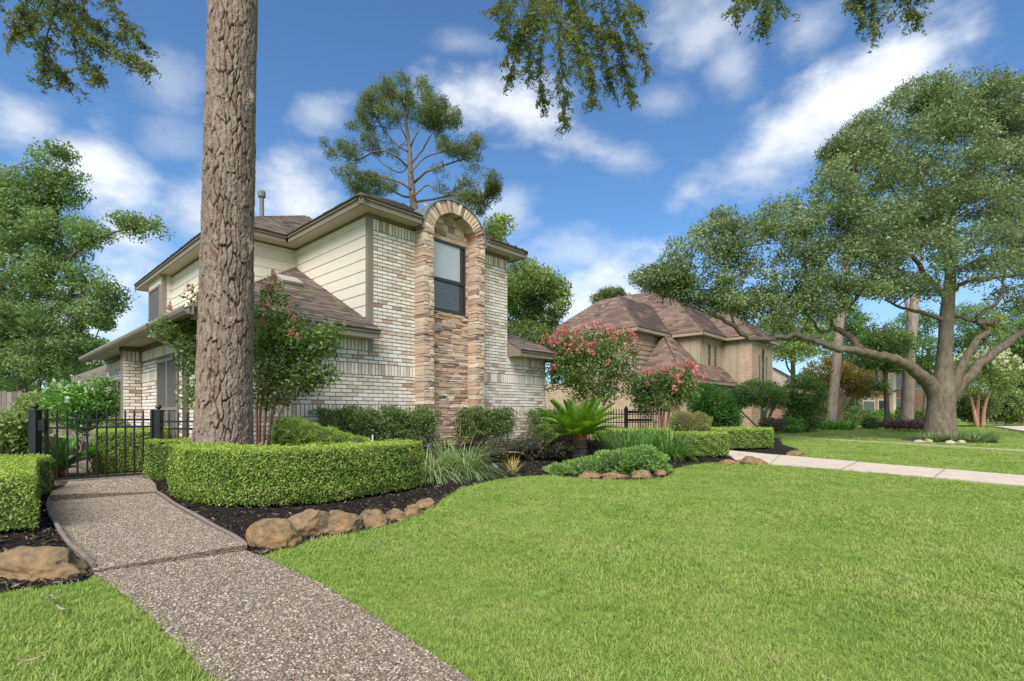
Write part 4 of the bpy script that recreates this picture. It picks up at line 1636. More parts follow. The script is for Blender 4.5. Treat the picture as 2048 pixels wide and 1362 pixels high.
for q in ((-.05, -.05, 3.4, -.05, VV), (-.05, -.05, -.05, 4.85, U), (3.4, -1.8, 6.6, -1.8, VV), (3.4, -1.8, 3.4, -.1, U), (6.5, -3.3, 10.8, -3.3, VV), (6.5, -3.3, 6.5, -1.8, U)):
    neave(*q[:4], ZE, q[4])
for q in ((0, -2.28, 6.8, -2.28, VV), (0, -2.28, 0, .0, U)):
    neave(*q[:4], zl, q[4])
for s0, s1, t0, t1 in ((0, 6, 0, .31), (0, .31, .31, 4.8), (3.45, 6.8, -1.76, -1.46), (3.45, 3.7, -1.45, 0), (6.55, 10.75, -3.26, -3.0), (6.55, 6.8, -3.0, -1.5)):
    nbox(MB(), s0, s1, t0, t1, SO + .01, SO + .03).build('soffit', MT['tantrim'], nh)

# ------------------------------------------------------------------ two more houses, far right
h3 = thing('grey_roof_house', (20.5, 38, 0), 'low house with grey-tan shingle roof right of the tan house', 'house')
o3 = np.array([18.6, 35., 0])
MB().box(o3, U * 12, VV * 6, UP * 2.3).build('wall', MT['pinkbrick'], h3)
f3 = [([o3 - U * .4 - VV * .4 + UP * 2.3, o3 + U * 12 - VV * .4 + UP * 2.3, o3 + U * 9.5 + VV * 3 + UP * 4.75, o3 + U * .2 + VV * 3 + UP * 4.75], U),
      ([o3 - U * .4 - VV * .4 + UP * 2.3, o3 + U * .2 + VV * 3 + UP * 4.75, o3 - U * .4 + VV * 6.4 + UP * 2.3], VV)]
roof_faces('roof', f3, MT['shingle3'], h3, 0, .3, (.4, .8), 95)
h4 = thing('pink_brick_house', (36, 50, 0), 'far two-storey pink brick house with arched window, seen between the trunks', 'house')
o4 = W(1690, 845, 47) * np.array([1, 1, 0])
ax = np.array([.98, .2, 0])
ay = np.array([-.2, .98, 0])


def b4(x0, x1, y0, y1, z0, z1, name, mat, parent=h4):
    return MB().box(o4 + ax * x0 + ay * y0 + UP * z0, ax * (x1 - x0), ay * (y1 - y0), UP * (z1 - z0)).build(name, mat, parent)


b4(0, 5.4, 0, 8, 0, 2.9, 'wall', MT['pinkbrick'])
b4(5.4, 11, .8, 8, 0, 5.1, 'wall', MT['pinkbrick'])
mw = plain('cream_trim', (.6, .55, .47), .6, .05)
b4(-.3, 5.3, -.3, -.1, 2.75, 2.98, 'fascia', mw)
b4(5.3, 11.3, .5, .7, 5.0, 5.25, 'fascia', mw)
b4(5.1, 5.4, -.3, .6, 0, 5.0, 'corner_column', mw)
q = lambda x, y, z: o4 + ax * x + ay * y + UP * z
roof_faces('roof', [([q(-.4, -.4, 2.9), q(5.5, -.4, 2.9), q(5.5, 4, 6.4), q(1, 4, 6.4)], ax), ([q(5.1, .4, 5.2), q(11.4, .4, 5.2), q(9.5, 4, 8.4), q(7, 4, 8.4)], ax)], MT['shingle2'], h4, 0, .35, (.5, .9), 99)
for x0, x1, z0, z1 in ((.6, 1.5, .9, 2.0), (2.0, 3.2, .9, 1.9), (3.7, 4.6, .9, 2.0), (6.2, 7.6, 3.2, 4.5), (6.2, 7.6, .8, 2.2), (8.5, 9.9, 3.2, 4.5)):
    yy = -.001 if x0 < 5 else .799
    f = b4(x0 - .08, x1 + .08, yy - .06, yy, z0 - .08, z1 + .08, 'window', mw)
    b4(x0, x1, yy - .075, yy - .061, z0, z1, 'pane', MT['glass'], f)
mb = MB()
mb.prism([q(2.6 + .62 * math.cos(math.pi * k / 10), -.06, 1.98 + .62 * math.sin(math.pi * k / 10)) for k in range(11)], ay * .055)
fan = mb.build('fan_window', mw, h4)
mb = MB()
for k in range(4):
    a0, a1 = math.pi * (k / 4) + .06, math.pi * (k + 1) / 4 - .06
    mb.prism([q(2.6 + .1 * math.cos((a0 + a1) / 2), -.075, 1.98 + .1 * math.sin((a0 + a1) / 2))] + [q(2.6 + .54 * math.cos(a0 + (a1 - a0) * i / 4), -.075, 1.98 + .54 * math.sin(a0 + (a1 - a0) * i / 4)) for i in range(5)], ay * .012)
mb.build('pane', MT['glass'], fan)
# ------------------------------------------------------------------ hedges, shrubs, small plants
def hedge(name, poly, z0, z1, label, group=None, mat='box', tip='box_tip', leaf=.022, dens=5200, round_=.05, wob=.03, core=(.045, .07, .02), seed=0, cat='hedge', topz=None, lod=1.0):
    """clipped hedge: dark twiggy core, leaf cover on the sides and top"""
    r = np.random.default_rng(100 + seed)
    P = [np.array([p[0], p[1]]) for p in poly]
    area = sum(P[i][0] * P[(i + 1) % len(P)][1] - P[(i + 1) % len(P)][0] * P[i][1] for i in range(len(P))) / 2
    if area < 0:
        P = P[::-1]
    c = np.mean(P, 0)
    h = thing(name, (*c, z0), label, cat, group)
    ztop = topz or (lambda x, y: z1 + 0 * x)
    pts, nrm, istop = [], [], []
    for i in range(len(P)):
        a, b = P[i], P[(i + 1) % len(P)]
        L = np.linalg.norm(b - a)
        n = int(L * (z1 - z0) * dens * 1.35 * lod)
        u, w = r.uniform(size=n), r.uniform(size=n) ** .9
        q = a + (b - a) * u[:, None]
        on = np.array([(b - a)[1], -(b - a)[0]]) / L
        zt = ztop(q[:, 0], q[:, 1])
        z = z0 + (zt - z0) * w
        inset = round_ * (np.clip((w - .86) / .14, 0, 1) ** 2 + .8 * np.clip((.18 - w) / .18, 0, 1) ** 2)
        off = -inset - np.abs(r.normal(0, .022, n)) + wob * np.sin(u * L * 7 + z * 9 + i) * .5 + .014 * np.sin(u * L * 23 + z * 31) + np.where(r.uniform(size=n) < .012, r.uniform(0, .035, n), 0)
        pts.append(np.concatenate([q + on * off[:, None], z[:, None]], 1))
        nrm.append(np.concatenate([np.tile(on, (n, 1)), (np.clip((w - .8) / .2, 0, 1) * .8)[:, None]], 1))
        istop.append(w > .94)
    xs, ys = np.array(P).T
    n = int((xs.max() - xs.min()) * (ys.max() - ys.min()) * dens * .9 * lod)
    x, y = r.uniform(xs.min(), xs.max(), n), r.uniform(ys.min(), ys.max(), n)
    k = inpoly(x, y, P)
    x, y = x[k], y[k]
    z = ztop(x, y) + r.normal(0, .010, len(x)) + .014 * np.sin(x * 11) * np.sin(y * 13) + np.where(r.uniform(size=len(x)) < .02, r.uniform(0, .04, len(x)), 0)
    pts.append(np.stack([x, y, z], 1))
    nrm.append(np.tile([0, 0, 1.], (len(x), 1)))
    istop.append(np.ones(len(x), bool))
    pts, nrm, istop = np.concatenate(pts), np.concatenate(nrm), np.concatenate(istop)
    side = ~istop
    V, F = leafset(pts[side], leaf, leaf * .62, r, nrm[side], 1.0)
    obj('foliage', mesh_np('foliage', V, F), MT[mat], h)
    V, F = leafset(pts[istop], leaf, leaf * .62, r, nrm[istop], 1.0)
    obj('new_growth', mesh_np('new_growth', V, F), MT[tip], h)
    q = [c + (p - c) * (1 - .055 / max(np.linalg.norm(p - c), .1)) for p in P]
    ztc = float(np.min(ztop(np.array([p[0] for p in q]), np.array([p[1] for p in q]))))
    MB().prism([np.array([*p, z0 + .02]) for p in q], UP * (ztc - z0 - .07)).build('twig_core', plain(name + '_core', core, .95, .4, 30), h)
    return h


def ribbon(center, hw):
    c = spline(center, 5)
    n = len(c)
    Lf, Rt = [], []
    for i in range(n):
        d = c[min(i + 1, n - 1)] - c[max(i - 1, 0)]
        q = np.array([-d[1], d[0]]) / np.linalg.norm(d) * hw
        Lf.append(c[i] + q)
        Rt.append(c[i] - q)
    return Rt + Lf[::-1]


def ribbon_hedge(name, center, hw, *a, **k):
    return hedge(name, ribbon(center, hw), *a, **k)


BH = 'clipped box hedges'
ribbon_hedge('box_hedge', [(-3.58, 5.72), (-3.05, 5.28), (-2.45, 5.12), (-1.9, 5.42), (-1.5, 5.98), (-1.33, 6.35)], .27, .03, .575, 'long clipped box hedge curving in front of the pine trunk', BH, leaf=.021, dens=7500, seed=1)
hedge('box_hedge', [(-4.78, 6.55), (-4.28, 6.72), (-3.95, 7.0), (-4.3, 7.3), (-4.85, 6.98)], .03, .56, 'small square box hedge between gate post and pine trunk', BH, dens=6000, seed=2)
hedge('box_hedge', [(-3.68, 3.90), (-5.0, 5.3), (-5.08, 5.6), (-5.9, 5.75), (-6.3, 3.6), (-4.4, 3.62)], .03, .455, 'clipped box hedge at the left picture edge before the gate', BH, leaf=.020, dens=7000, seed=3)
hedge('box_hedge', [(-6.1, 7.35), (-5.35, 7.75), (-5.9, 8.75), (-6.85, 8.35)], .03, .66, 'square box hedge behind the bars of the iron gate', BH, dens=4500, seed=4)
hedge('box_hedge', [(3.28, 10.15), (4.42, 10.25), (4.45, 11.0), (3.6, 11.15), (3.3, 10.8)], .04, .50, 'square box hedge in front of the round clipped juniper', BH, leaf=.03, dens=3200, seed=5)
hedge('box_hedge', [(4.85, 12.05), (6.5, 12.55), (6.75, 13.1), (6.2, 13.7), (4.5, 12.9)], .04, .52, 'low wide box hedge beside the start of the concrete walk', BH, leaf=.032, dens=2800, seed=6)
ribbon_hedge('box_hedge', [(2.1, 12.2), (3.0, 12.6), (4.0, 12.9), (4.6, 12.7)], .3, .04, .50, 'low box hedge in front of the far iron fence', BH, leaf=.032, dens=2600, seed=7)


def cloud(blobs, n, r, shell=.55, gap=0.0, gl_=1.2):
    """points inside a set of ellipsoids, more of them near the surface"""
    w = np.array([(b[3] * b[4] * b[5]) ** .67 for b in blobs])
    idx = r.choice(len(blobs), n, p=w / w.sum())
    B = np.array([[*b[:6]] for b in blobs])[idx]
    d = r.normal(size=(n, 3))
    d /= np.linalg.norm(d, axis=1)[:, None]
    rad = r.uniform(size=n) ** (1 / 3) * (1 - shell) + shell * r.uniform(.75, 1.05, n)
    rad *= 1 + .16 * np.sin(d[:, 0] * 5 + idx) * np.sin(d[:, 2] * 6 + 2 * idx)
    P = B[:, :3] + d * B[:, 3:6] * rad[:, None]
    if gap:                                  # open pockets where the sky shows through
        f = np.zeros(n)
        rr = np.random.default_rng(77)
        for _ in range(9):
            k = rr.normal(size=3)
            k *= 2 * math.pi / (gl_ * rr.uniform(.7, 1.8) * np.linalg.norm(k))
            f += np.sin(P @ k + rr.uniform(0, 6.28))
        keep = f / f.std() > gap
        P, d = P[keep], d[keep]
    return P, d


def clumps(C, nleaf, cr, r, flat=.7):
    k = len(C)
    off = r.normal(size=(k, nleaf, 3)) * np.array([1, 1, flat])
    off /= (np.linalg.norm(off, axis=2) + 1e-6)[:, :, None] ** .6
    return (C[:, None, :] + off * cr * r.uniform(.6, 1.2, (k, 1, 1))).reshape(-1, 3)


def shrub(name, blobs, label, cat='shrub', mat='shrub', n=160, nl=24, cr=.10, leaf=.06, aspect=.5, group=None, seed=0, stems=6, base=None, stemr=.012, shell=.5, upb=.6, stem_mat='bark_brown', flower=None, nf=0, core=0.0, fr=.05):
    r = np.random.default_rng(300 + seed)
    c = np.mean([b[:3] for b in blobs], 0)
    base = np.array(base if base is not None else (c[0], c[1], 0.))
    h = thing(name, base, label, cat, group)
    C, d = cloud(blobs, n, r, shell)
    C[:, 2] = np.maximum(C[:, 2], base[2] + .02)
    P = clumps(C, nl, cr, r)
    P[:, 2] = np.maximum(P[:, 2], base[2] + .01)
    V, F = leafset(P, leaf, leaf * aspect, r, None, upb=upb)
    obj('foliage', mesh_np('foliage', V, F), MT[mat], h)
    mb = MB()
    for i in range(stems):
        tgt = C[r.integers(len(C))]
        b0 = base + np.array([r.normal(0, .05), r.normal(0, .05), -.02])
        mid = b0 * .45 + tgt * .55 + np.array([r.normal(0, .05), r.normal(0, .05), .06])
        mb.tube([b0, b0 * .75 + mid * .25 + UP * .05, mid, tgt], [stemr, stemr * .85, stemr * .6, stemr * .25], 6)
    if stems:
        mb.build('stems', MT[stem_mat], h, True)
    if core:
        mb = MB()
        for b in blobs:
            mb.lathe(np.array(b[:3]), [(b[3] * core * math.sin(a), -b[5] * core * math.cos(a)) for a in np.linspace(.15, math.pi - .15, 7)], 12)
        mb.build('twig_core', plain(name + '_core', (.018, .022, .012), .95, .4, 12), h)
    if flower:
        fm = petal_mesh(flower, fr)
        sel = C[np.argsort(-(d[:, 2] * 1.0 + r.uniform(0, 1.2, len(d)) - d[:, 1] * .4))[:nf]]
        for p in sel:
            o = obj('blossom', fm[r.integers(len(fm))], None, h)
            o.matrix_basis = Matrix.LocRotScale(Vector(p + (p - c) / np.linalg.norm(p - c) * cr * 1.3 + UP * .02), Euler((r.normal(0, .4), r.normal(0, .4), r.uniform(0, 6))), Vector((1, 1, 1)) * r.uniform(.7, 1.25))
            o.matrix_parent_inverse = p_world(h).inverted()
    return h


_pm = {}


def petal_mesh(mat, fr):
    key = (mat, fr)
    if key not in _pm:
        out = []
        for k in range(4):
            r = np.random.default_rng(900 + k)
            n = 34
            t = r.uniform(0, 1, n)
            a = r.uniform(0, 6.28, n)
            rad = fr * (1 - t * .75) * r.uniform(.5, 1, n)
            P = np.stack([np.cos(a) * rad, np.sin(a) * rad, (t - .3) * fr * 2.6], 1)
            V, F = leafset(P, fr * .55, fr * .5, r)
            me = mesh_np('blossom', V, F)
            me.materials.append(MT[mat])
            out.append(me)
        _pm[key] = out
    return _pm[key]


def blob(px, py, Y, rx, ry, rd=None):      # pixel ellipse at depth Y -> ellipsoid
    c = W(px, py, Y)
    a, b = rx / FPX * Y / math.hypot(1, (px - HX) / FPX), ry / FPX * Y     # wide lens stretches round things near the edges
    return (*c, a, rd if rd else a, b)


# thin shrubs trained along the brick wall
def wall_shrubs(s0, s1, z0, z1, label, seed, n, mat='twiggy'):
    c = H((s0 + s1) / 2, -.42, 0)
    r = np.random.default_rng(seed)
    h = thing('wall_shrub', (*c[:2], bed_z(c[0], c[1])), label, 'shrub', 'shrubs along the brick wall')
    s, t, z = r.uniform(s0, s1, n), r.normal(-.42, .10, n), z0 + (z1 - z0) * r.uniform(0, 1, n) ** .75
    z += .03 * np.sin(s * 9) + .02 * np.sin(s * 23)
    C = np.array([H(a, b, q) for a, b, q in zip(s, t, z)])
    P = clumps(C, 16, .06, r)
    V, F = leafset(P, .044, .022, r, upb=.4)
    obj('foliage', mesh_np('foliage', V, F), MT[mat], h)
    mb = MB()
    x = s0 + .08
    while x < s1:
        for k in range(3):
            b0 = H(x, -.42, .2)
            tgt = H(x + r.normal(0, .15), -.42 + r.normal(0, .07), z1 - r.uniform(.03, .25))
            mid = (b0 + tgt) / 2 + np.array([r.normal(0, .05), r.normal(0, .05), 0])
            mb.tube([b0, mid, tgt], [.011, .008, .003], 5)
        x += .27
    mb.build('stems', MT['bark_brown'], h, True)


wall_shrubs(-1.15, 1.12, .38, .98, 'long thin-leaved shrub row trained along the brick wall left of the stone bay', 41, 980)
wall_shrubs(1.72, 3.25, .40, .99, 'thin-leaved shrub in front of the stone bay right pier', 42, 640)
wall_shrubs(3.85, 5.05, .35, .98, 'thin-leaved shrub against the wall behind the sago palm', 43, 420)


# feathery clipped juniper
def feather(name, blobs, label, mat, n, leaf, aspect, seed, cat='shrub', core=.80, group=None, base=None, spread=.75, cone=None):
    r = np.random.default_rng(500 + seed)
    c = np.mean([b[:3] for b in blobs], 0)
    h = thing(name, base if base is not None else (c[0], c[1], bed_z(c[0], c[1])), label, cat, group)
    C, d = cloud(blobs, n, r, .96)
    k = C[:, 2] > h.location.z - .02
    C, d = C[k], d[k]
    ax = d + np.array([0, 0, .5])
    V, F = leafset(C, leaf, leaf * aspect, r, np.cross(d, r.normal(size=d.shape)), spread, axis=ax)
    obj('foliage', mesh_np('foliage', V, F), MT[mat], h)
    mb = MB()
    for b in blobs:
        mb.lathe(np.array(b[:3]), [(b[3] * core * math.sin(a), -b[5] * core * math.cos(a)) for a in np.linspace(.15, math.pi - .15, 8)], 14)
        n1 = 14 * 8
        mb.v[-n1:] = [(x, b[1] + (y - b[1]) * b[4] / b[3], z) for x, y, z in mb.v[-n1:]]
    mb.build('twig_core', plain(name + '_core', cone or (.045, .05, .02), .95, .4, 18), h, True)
    return h


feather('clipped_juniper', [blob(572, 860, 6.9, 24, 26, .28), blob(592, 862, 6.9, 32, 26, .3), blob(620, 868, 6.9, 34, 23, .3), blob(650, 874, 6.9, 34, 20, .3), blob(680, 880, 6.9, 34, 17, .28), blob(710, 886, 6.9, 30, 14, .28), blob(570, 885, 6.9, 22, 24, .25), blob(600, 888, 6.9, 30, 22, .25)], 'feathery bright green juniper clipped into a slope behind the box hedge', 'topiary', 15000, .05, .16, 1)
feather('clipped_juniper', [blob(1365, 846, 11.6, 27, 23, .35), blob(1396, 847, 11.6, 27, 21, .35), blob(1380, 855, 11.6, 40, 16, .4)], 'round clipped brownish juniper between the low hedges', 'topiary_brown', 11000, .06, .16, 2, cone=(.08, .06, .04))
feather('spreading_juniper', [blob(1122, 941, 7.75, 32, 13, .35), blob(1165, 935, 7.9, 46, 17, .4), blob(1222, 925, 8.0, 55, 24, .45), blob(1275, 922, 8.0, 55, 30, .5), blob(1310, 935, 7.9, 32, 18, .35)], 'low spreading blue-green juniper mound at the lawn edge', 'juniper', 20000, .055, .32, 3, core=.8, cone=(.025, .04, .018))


# strap-leaf clumps
def straps(name, c, n, L, w, label, mat, seed, spread=.10, lean=.75, bend=1.5, cat='grass clump', group=None):
    r = np.random.default_rng(600 + seed)
    h = thing(name, c, label, cat, group)
    a = r.uniform(0, 6.283, n)
    rad = spread * np.sqrt(r.uniform(size=n))
    B = np.stack([c[0] + rad * np.cos(a), c[1] + rad * np.sin(a), np.full(n, c[2] - .01)], 1)
    ln = lean * r.uniform(.15, 1.1, n)
    a2 = a + r.normal(0, .4, n)
    D = np.stack([np.cos(a2) * ln, np.sin(a2) * ln, np.ones(n)], 1)
    V, F = blades(B, D, L * r.uniform(.65, 1.1, n), w * r.uniform(.7, 1.2, n), bend * r.uniform(.5, 1.2, n), r, 6)
    obj('blades', mesh_np('blades', V, F), MT[mat], h)
    MB().lathe(np.array(c), [(spread * 1.1, -.02), (spread * .9, .03), (spread * .3, .05)], 8).build('crown', MT['soil'], h)
    return h


def gz(px, py, z=0.0):
    g = G(px, py, z)
    g[2] = bed_z(g[0], g[1])
    return g


straps('liriope_clump', G(858, 958, .01), 420, .74, .014, 'arching strap-leaf clump with pale stripes at the right end of the long hedge', 'liriope_v', 1, .17, 1.7, 2.3)
straps('liriope_clump', G(927, 950, .02), 460, .76, .014, 'darker green strap-leaf clump next to the striped one', 'liriope', 2, .18, 1.6, 2.2)
straps('liriope_clump', G(893, 944, .03), 260, .70, .013, 'strap-leaf clump tucked behind the two larger ones', 'liriope', 21, .15, 1.3, 1.9)
straps('dry_grass_clump', G(1026, 946, .03), 46, .32, .012, 'small half-dry yellowed strap-leaf plant alone in the mulch', 'drygrass', 3, .05, .8, 1.2)
for i, (px, py, lab) in enumerate(((1250, 921, 'left strap-leaf clump behind the spreading juniper'), (1292, 916, 'middle strap-leaf clump behind the spreading juniper'), (1335, 920, 'right strap-leaf clump beside the square hedge'))):
    straps('liriope_clump', G(px, py, .02), 460, .84, .017, lab, 'shrub' if i == 1 else 'liriope_g', 4 + i, .26, 1.2, 1.7)
straps('fountain_grass', np.array([-6.9, 9.2, .0]), 420, .75, .012, 'pale fountain-like striped grass seen through the gate', 'liriope_v', 9, .2, 1.0, 1.8)
for i, (px, Y) in enumerate(((1655, 25.5), (1675, 25.2), (1693, 25.6))):
    c = W(px, 0, Y)
    straps('lily_clump', np.array([c[0], Y, 0]), 110, .75, .06, ('leftmost of three strap-leaf lilies at the foot of the slim pine', 'middle of three strap-leaf lilies at the foot of the slim pine', 'rightmost of three strap-leaf lilies near the slim pine')[i], 'shrub', 12 + i, .3, .9, 1.3, group='lilies by the slim pine')
for i in range(5):
    a = -2.7 + i * .58
    c = np.array([oc[0] + .92 * math.cos(a), oc[1] + .98 * math.sin(a), .04])
    straps('liriope_clump', c, 170, .42, .02, ('strap-leaf clump around the oak foot, far left', 'strap-leaf clump around the oak foot, second from left', 'strap-leaf clump in front of the oak trunk', 'strap-leaf clump around the oak foot, second from right', 'strap-leaf clump around the oak foot, far right')[i], 'twiggy' if i % 2 else 'liriope', 30 + i, .22, .9, 1.6, group='clumps around the oak')


# sago palms
def sago(c, n, L, label, seed, trunk=.38, tr=.17, mat='sago', open_=1.0):
    r = np.random.default_rng(700 + seed)
    h = thing('sago_palm', c, label, 'palm')
    if trunk > .05:
        mb = MB()
        prof = [(tr * 1.02, -.02)]
        k = 11
        for i in range(k):
            z = trunk * i / k
            prof += [(tr * (1.05 if i % 2 else .98), z), (tr * .90, z + trunk / k * .85)]
        prof.append((tr * .6, trunk))
        mb.lathe(c, prof, 16)
        mb.build('trunk', MT['bark_dark'], h)
        mb = MB()
        for i in range(60):
            a = r.uniform(0, 6.28)
            p = c + np.array([math.cos(a) * tr * .8, math.sin(a) * tr * .8, trunk - .06 + r.uniform(0, .06)])
            mb.tube([p, p + np.array([math.cos(a) * .03, math.sin(a) * .03, .13 + r.uniform(0, .05)])], [.016, .004], 4)
        mb.build('leaf_bases', plain('palm_leaf_base', (.30, .13, .06), .8, .3, 20), h)
    for i in range(n):
        a = i * 2.39996
        q = i / n
        el = math.radians(84 - 62 * q ** .9 * open_)
        Lf = L * (.80 + .25 * math.sin(q * 3)) * r.uniform(.93, 1.05)
        d = np.array([math.cos(a) * math.cos(el), math.sin(a) * math.cos(el), math.sin(el)])
        p = c + np.array([math.cos(a) * tr * .35, math.sin(a) * tr * .35, trunk + .02])
        path, dirs = [], []
        S = 14
        bend = .35 + .75 * q
        for k in range(S + 1):
            path.append(p)
            dirs.append(d)
            p = p + d * Lf / S
            d = d + np.array([0, 0, -1.]) * bend / S
            d /= np.linalg.norm(d)
        path, dirs = np.array(path), np.array(dirs)
        sd = np.cross(dirs[0], UP)
        sd /= np.linalg.norm(sd) + 1e-6
        Bv, Dv, Lv = [], [], []
        m = 46
        for k in range(m):
            t = .14 + .86 * k / m
            f = t * S
            j = min(int(f), S - 1)
            pp = path[j] + (path[j + 1] - path[j]) * (f - j)
            dd_ = dirs[j]
            nn_ = np.cross(sd, dd_)
            ll = .21 * L / .8 * (math.sin(math.pi * (t ** .75) * .92 + .12)) ** .7 + .02
            for s_ in (-1, 1):
                Bv.append(pp)
                Dv.append(sd * s_ * .8 + dd_ * .62 + nn_ * .28)
                Lv.append(ll)
        V, F = blades(np.array(Bv), np.array(Dv), np.array(Lv), .017, .25, r, 2)
        mb = MB()
        mb.tube(path, np.linspace(.008, .002, S + 1), 4)
        n0 = len(V)
        V = np.concatenate([V, np.array(mb.v)])
        F = np.concatenate([F, np.array([f for f in mb.f if len(f) == 4]) + n0])
        obj('frond', mesh_np('frond', V, F), MT[mat], h)
    return h


sago(gz(1157, 921, .05), 34, .86, 'sago palm with short dark trunk and bright green fronds in the mulch bed', 1, .42, .17)
sago(np.array([-6.35, 7.05, .02]), 15, .60, 'small bright sago palm behind the gate post', 2, .06, .08, 'shrub', 1.0)

# dusky low shrubs, small things in the bed
lb = [blob(1010, 897, 8.9, 45, 17, .3), blob(1060, 893, 9.1, 45, 20, .35), blob(1115, 895, 9.2, 45, 20, .35), blob(985, 908, 8.4, 26, 10, .2)]
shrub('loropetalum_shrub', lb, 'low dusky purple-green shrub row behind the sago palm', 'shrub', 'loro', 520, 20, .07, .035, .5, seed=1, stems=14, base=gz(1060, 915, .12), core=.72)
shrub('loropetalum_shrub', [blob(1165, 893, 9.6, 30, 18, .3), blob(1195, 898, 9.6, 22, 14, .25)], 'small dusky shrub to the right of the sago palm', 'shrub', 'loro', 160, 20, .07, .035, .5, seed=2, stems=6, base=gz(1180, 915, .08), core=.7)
# small garden spotlight and stakes
sp = gz(991, 941, .05)
mb = MB()
mb.tube([sp, sp + UP * .10], .008, 6)
mb.tube([sp + np.array([.03, -.01, .06]), sp + np.array([-.05, .03, .12])], [.034, .026], 12)
mb.build('garden_spotlight', plain('grey_plastic', (.16, .20, .24), .45, .1), None, True, label='small grey garden spotlight lying in the mulch', cat='spotlight')
for px, py, Y, lab in ((744, 870, 7.6, 'short grey metal stake behind the clipped juniper'), (1188, 870, 9.7, 'short grey metal stake right of the sago palm')):
    p = W(px, py, Y)
    mb = MB()
    mb.tube([np.array([p[0], p[1], bed_z(p[0], p[1])]), p + np.array([.01, 0, 0])], .012, 7)
    mb.build('metal_stake', plain('galvanised_pipe', (.42, .45, .47), .5, .1), None, True, label=lab, cat='stake', group='metal stakes')


# ------------------------------------------------------------------ boulders
def rockmat():
    m, nt, b = newmat('sandstone_boulder', .9, .15)
    co = coord(nt, 'Object')
    n = tnoise(nt, co, 3.5, 6, .6, .6)
    n2 = tnoise(nt, co, 14, 5, .65)
    n3 = tnoise(nt, co, 5.5, 4, .5, 1.0)
    f = mth(nt, 'ADD', mth(nt, 'MULTIPLY', n, .65), mth(nt, 'MULTIPLY', n2, .35))
    c = ramp(nt, f, [(.32, (.055, .05, .035)), (.42, (.12, .10, .062)), (.5, (.20, .145, .08)), (.57, (.28, .17, .08)), (.64, (.33, .20, .11)), (.74, (.28, .24, .18))])
    c = mixc(nt, smooth(nt, n3, .66, .74), c, (.32, .33, .30))
    nt.links.new(c, b.inputs['Base Color'])
    bump(nt, b, f, .05)
    return m


MT['rock'] = rockmat()
MT['rock_pale'] = plain('pale_limestone', (.42, .36, .29), .9, .25, 8, .01)


def boulder(c, size, label, seed, rot=0.0, mat='rock', group='boulders edging the beds', sub=5):
    import bmesh
    r = np.random.default_rng(800 + seed)
    bm = bmesh.new()
    bmesh.ops.create_icosphere(bm, subdivisions=sub, radius=1)
    V = np.array([v.co for v in bm.verts])
    # a few cutting planes give the worn facets of sandstone
    for _ in range(16):
        n = r.normal(size=3)
        n[2] = abs(n[2]) * .9
        n /= np.linalg.norm(n)
        dd_ = r.uniform(.58, .86)
        k = V @ n
        V -= np.outer(np.clip(k - dd_, 0, None) * .95, n)
    ph = Vector(r.uniform(0, 50, 3))
    k = np.array([.22 * mnoise.fractal(Vector(q) * 1.3 + ph, .9, 2.1, 6) + .07 * (abs(mnoise.noise(Vector(q) * 3.1 + ph)) - .3) for q in V])
    V *= 1 + k[:, None]
    V *= np.array(size)
    cr, sr = math.cos(rot), math.sin(rot)
    V = V @ np.array([[cr, sr, 0], [-sr, cr, 0], [0, 0, 1]])
    for v, q in zip(bm.verts, V):
        v.co = q
    me = bpy.data.meshes.new('boulder')
    bm.to_mesh(me)
    bm.free()
    me.polygons.foreach_set('use_smooth', np.ones(len(me.polygons), bool))
    o = obj('boulder', me, MT[mat], label=label, cat='boulder', group=group)
    o.location = tuple(map(float, c))
    return o


def rock_at(px, py, w, h, label, seed, depth=.8, **k):
    g = G(px, py)
    Y = g[1] + w / FPX * g[1] * .3
    g = np.array([g[0] * Y / g[1], Y, 0])
    hw, hz = w / FPX * Y / 2, h / FPX * Y
    boulder(g + UP * (hz * .34), (hw * .93, hw * depth * .93, hz * .68), label, seed, **k)


rock_at(546, 1104, 132, 66, 'rust-orange boulder at the path corner of the bed', 1, .62)
rock_at(618, 1076, 112, 58, 'tall brown boulder second from the path', 2, .7)
rock_at(676, 1070, 108, 44, 'wide brown boulder with a pale lichen spot, third from the path', 3, .7)
rock_at(744, 1057, 78, 40, 'grey-brown boulder fourth from the path', 4, .6)
rock_at(793, 1045, 58, 28, 'small boulder fifth from the path', 5, .6)
rock_at(824, 1034, 42, 26, 'small boulder sixth from the path', 6)
rock_at(851, 1018, 42, 24, 'small boulder at the right end of the boulder row', 7)
rock_at(80, 1175, 222, 72, 'long flat tan boulder at the left lawn corner', 8, .45)
rock_at(1455, 931, 44, 12, 'flat orange stone at the lawn end of the walk', 9)
rock_at(1478, 929, 36, 10, 'small flat tan stone beside the reddish stone', 10)
rock_at(1505, 931, 62, 17, 'reddish jagged stone beside the concrete walk', 11)
rock_at(1586, 912, 38, 13, 'flat tan stone on the far side of the walk', 12)
for i, (px, py, w, h, lab) in enumerate(((1180, 957, 55, 14, 'left stone under the spreading juniper'), (1232, 960, 62, 15, 'second stone under the spreading juniper'), (1282, 958, 50, 20, 'third stone under the spreading juniper'), (1322, 951, 30, 14, 'right stone under the spreading juniper'))):
    rock_at(px, py, w, h, lab, 20 + i, group='stones under the juniper', sub=3)
for i, (px, py, w, h) in enumerate(((1838, 886, 26, 7), (1858, 885, 20, 7), (1900, 888, 24, 8), (1922, 887, 22, 8), (1940, 884, 18, 7))):
    rock_at(px, py, w, h, ('pale stone at the oak bed, far left', 'pale stone at the oak bed, second from left', 'pale stone at the oak bed, middle', 'pale stone at the oak bed, second from right', 'pale stone at the oak bed, far right')[i], 30 + i, mat='rock_pale', group='pale stones around the oak', sub=3)

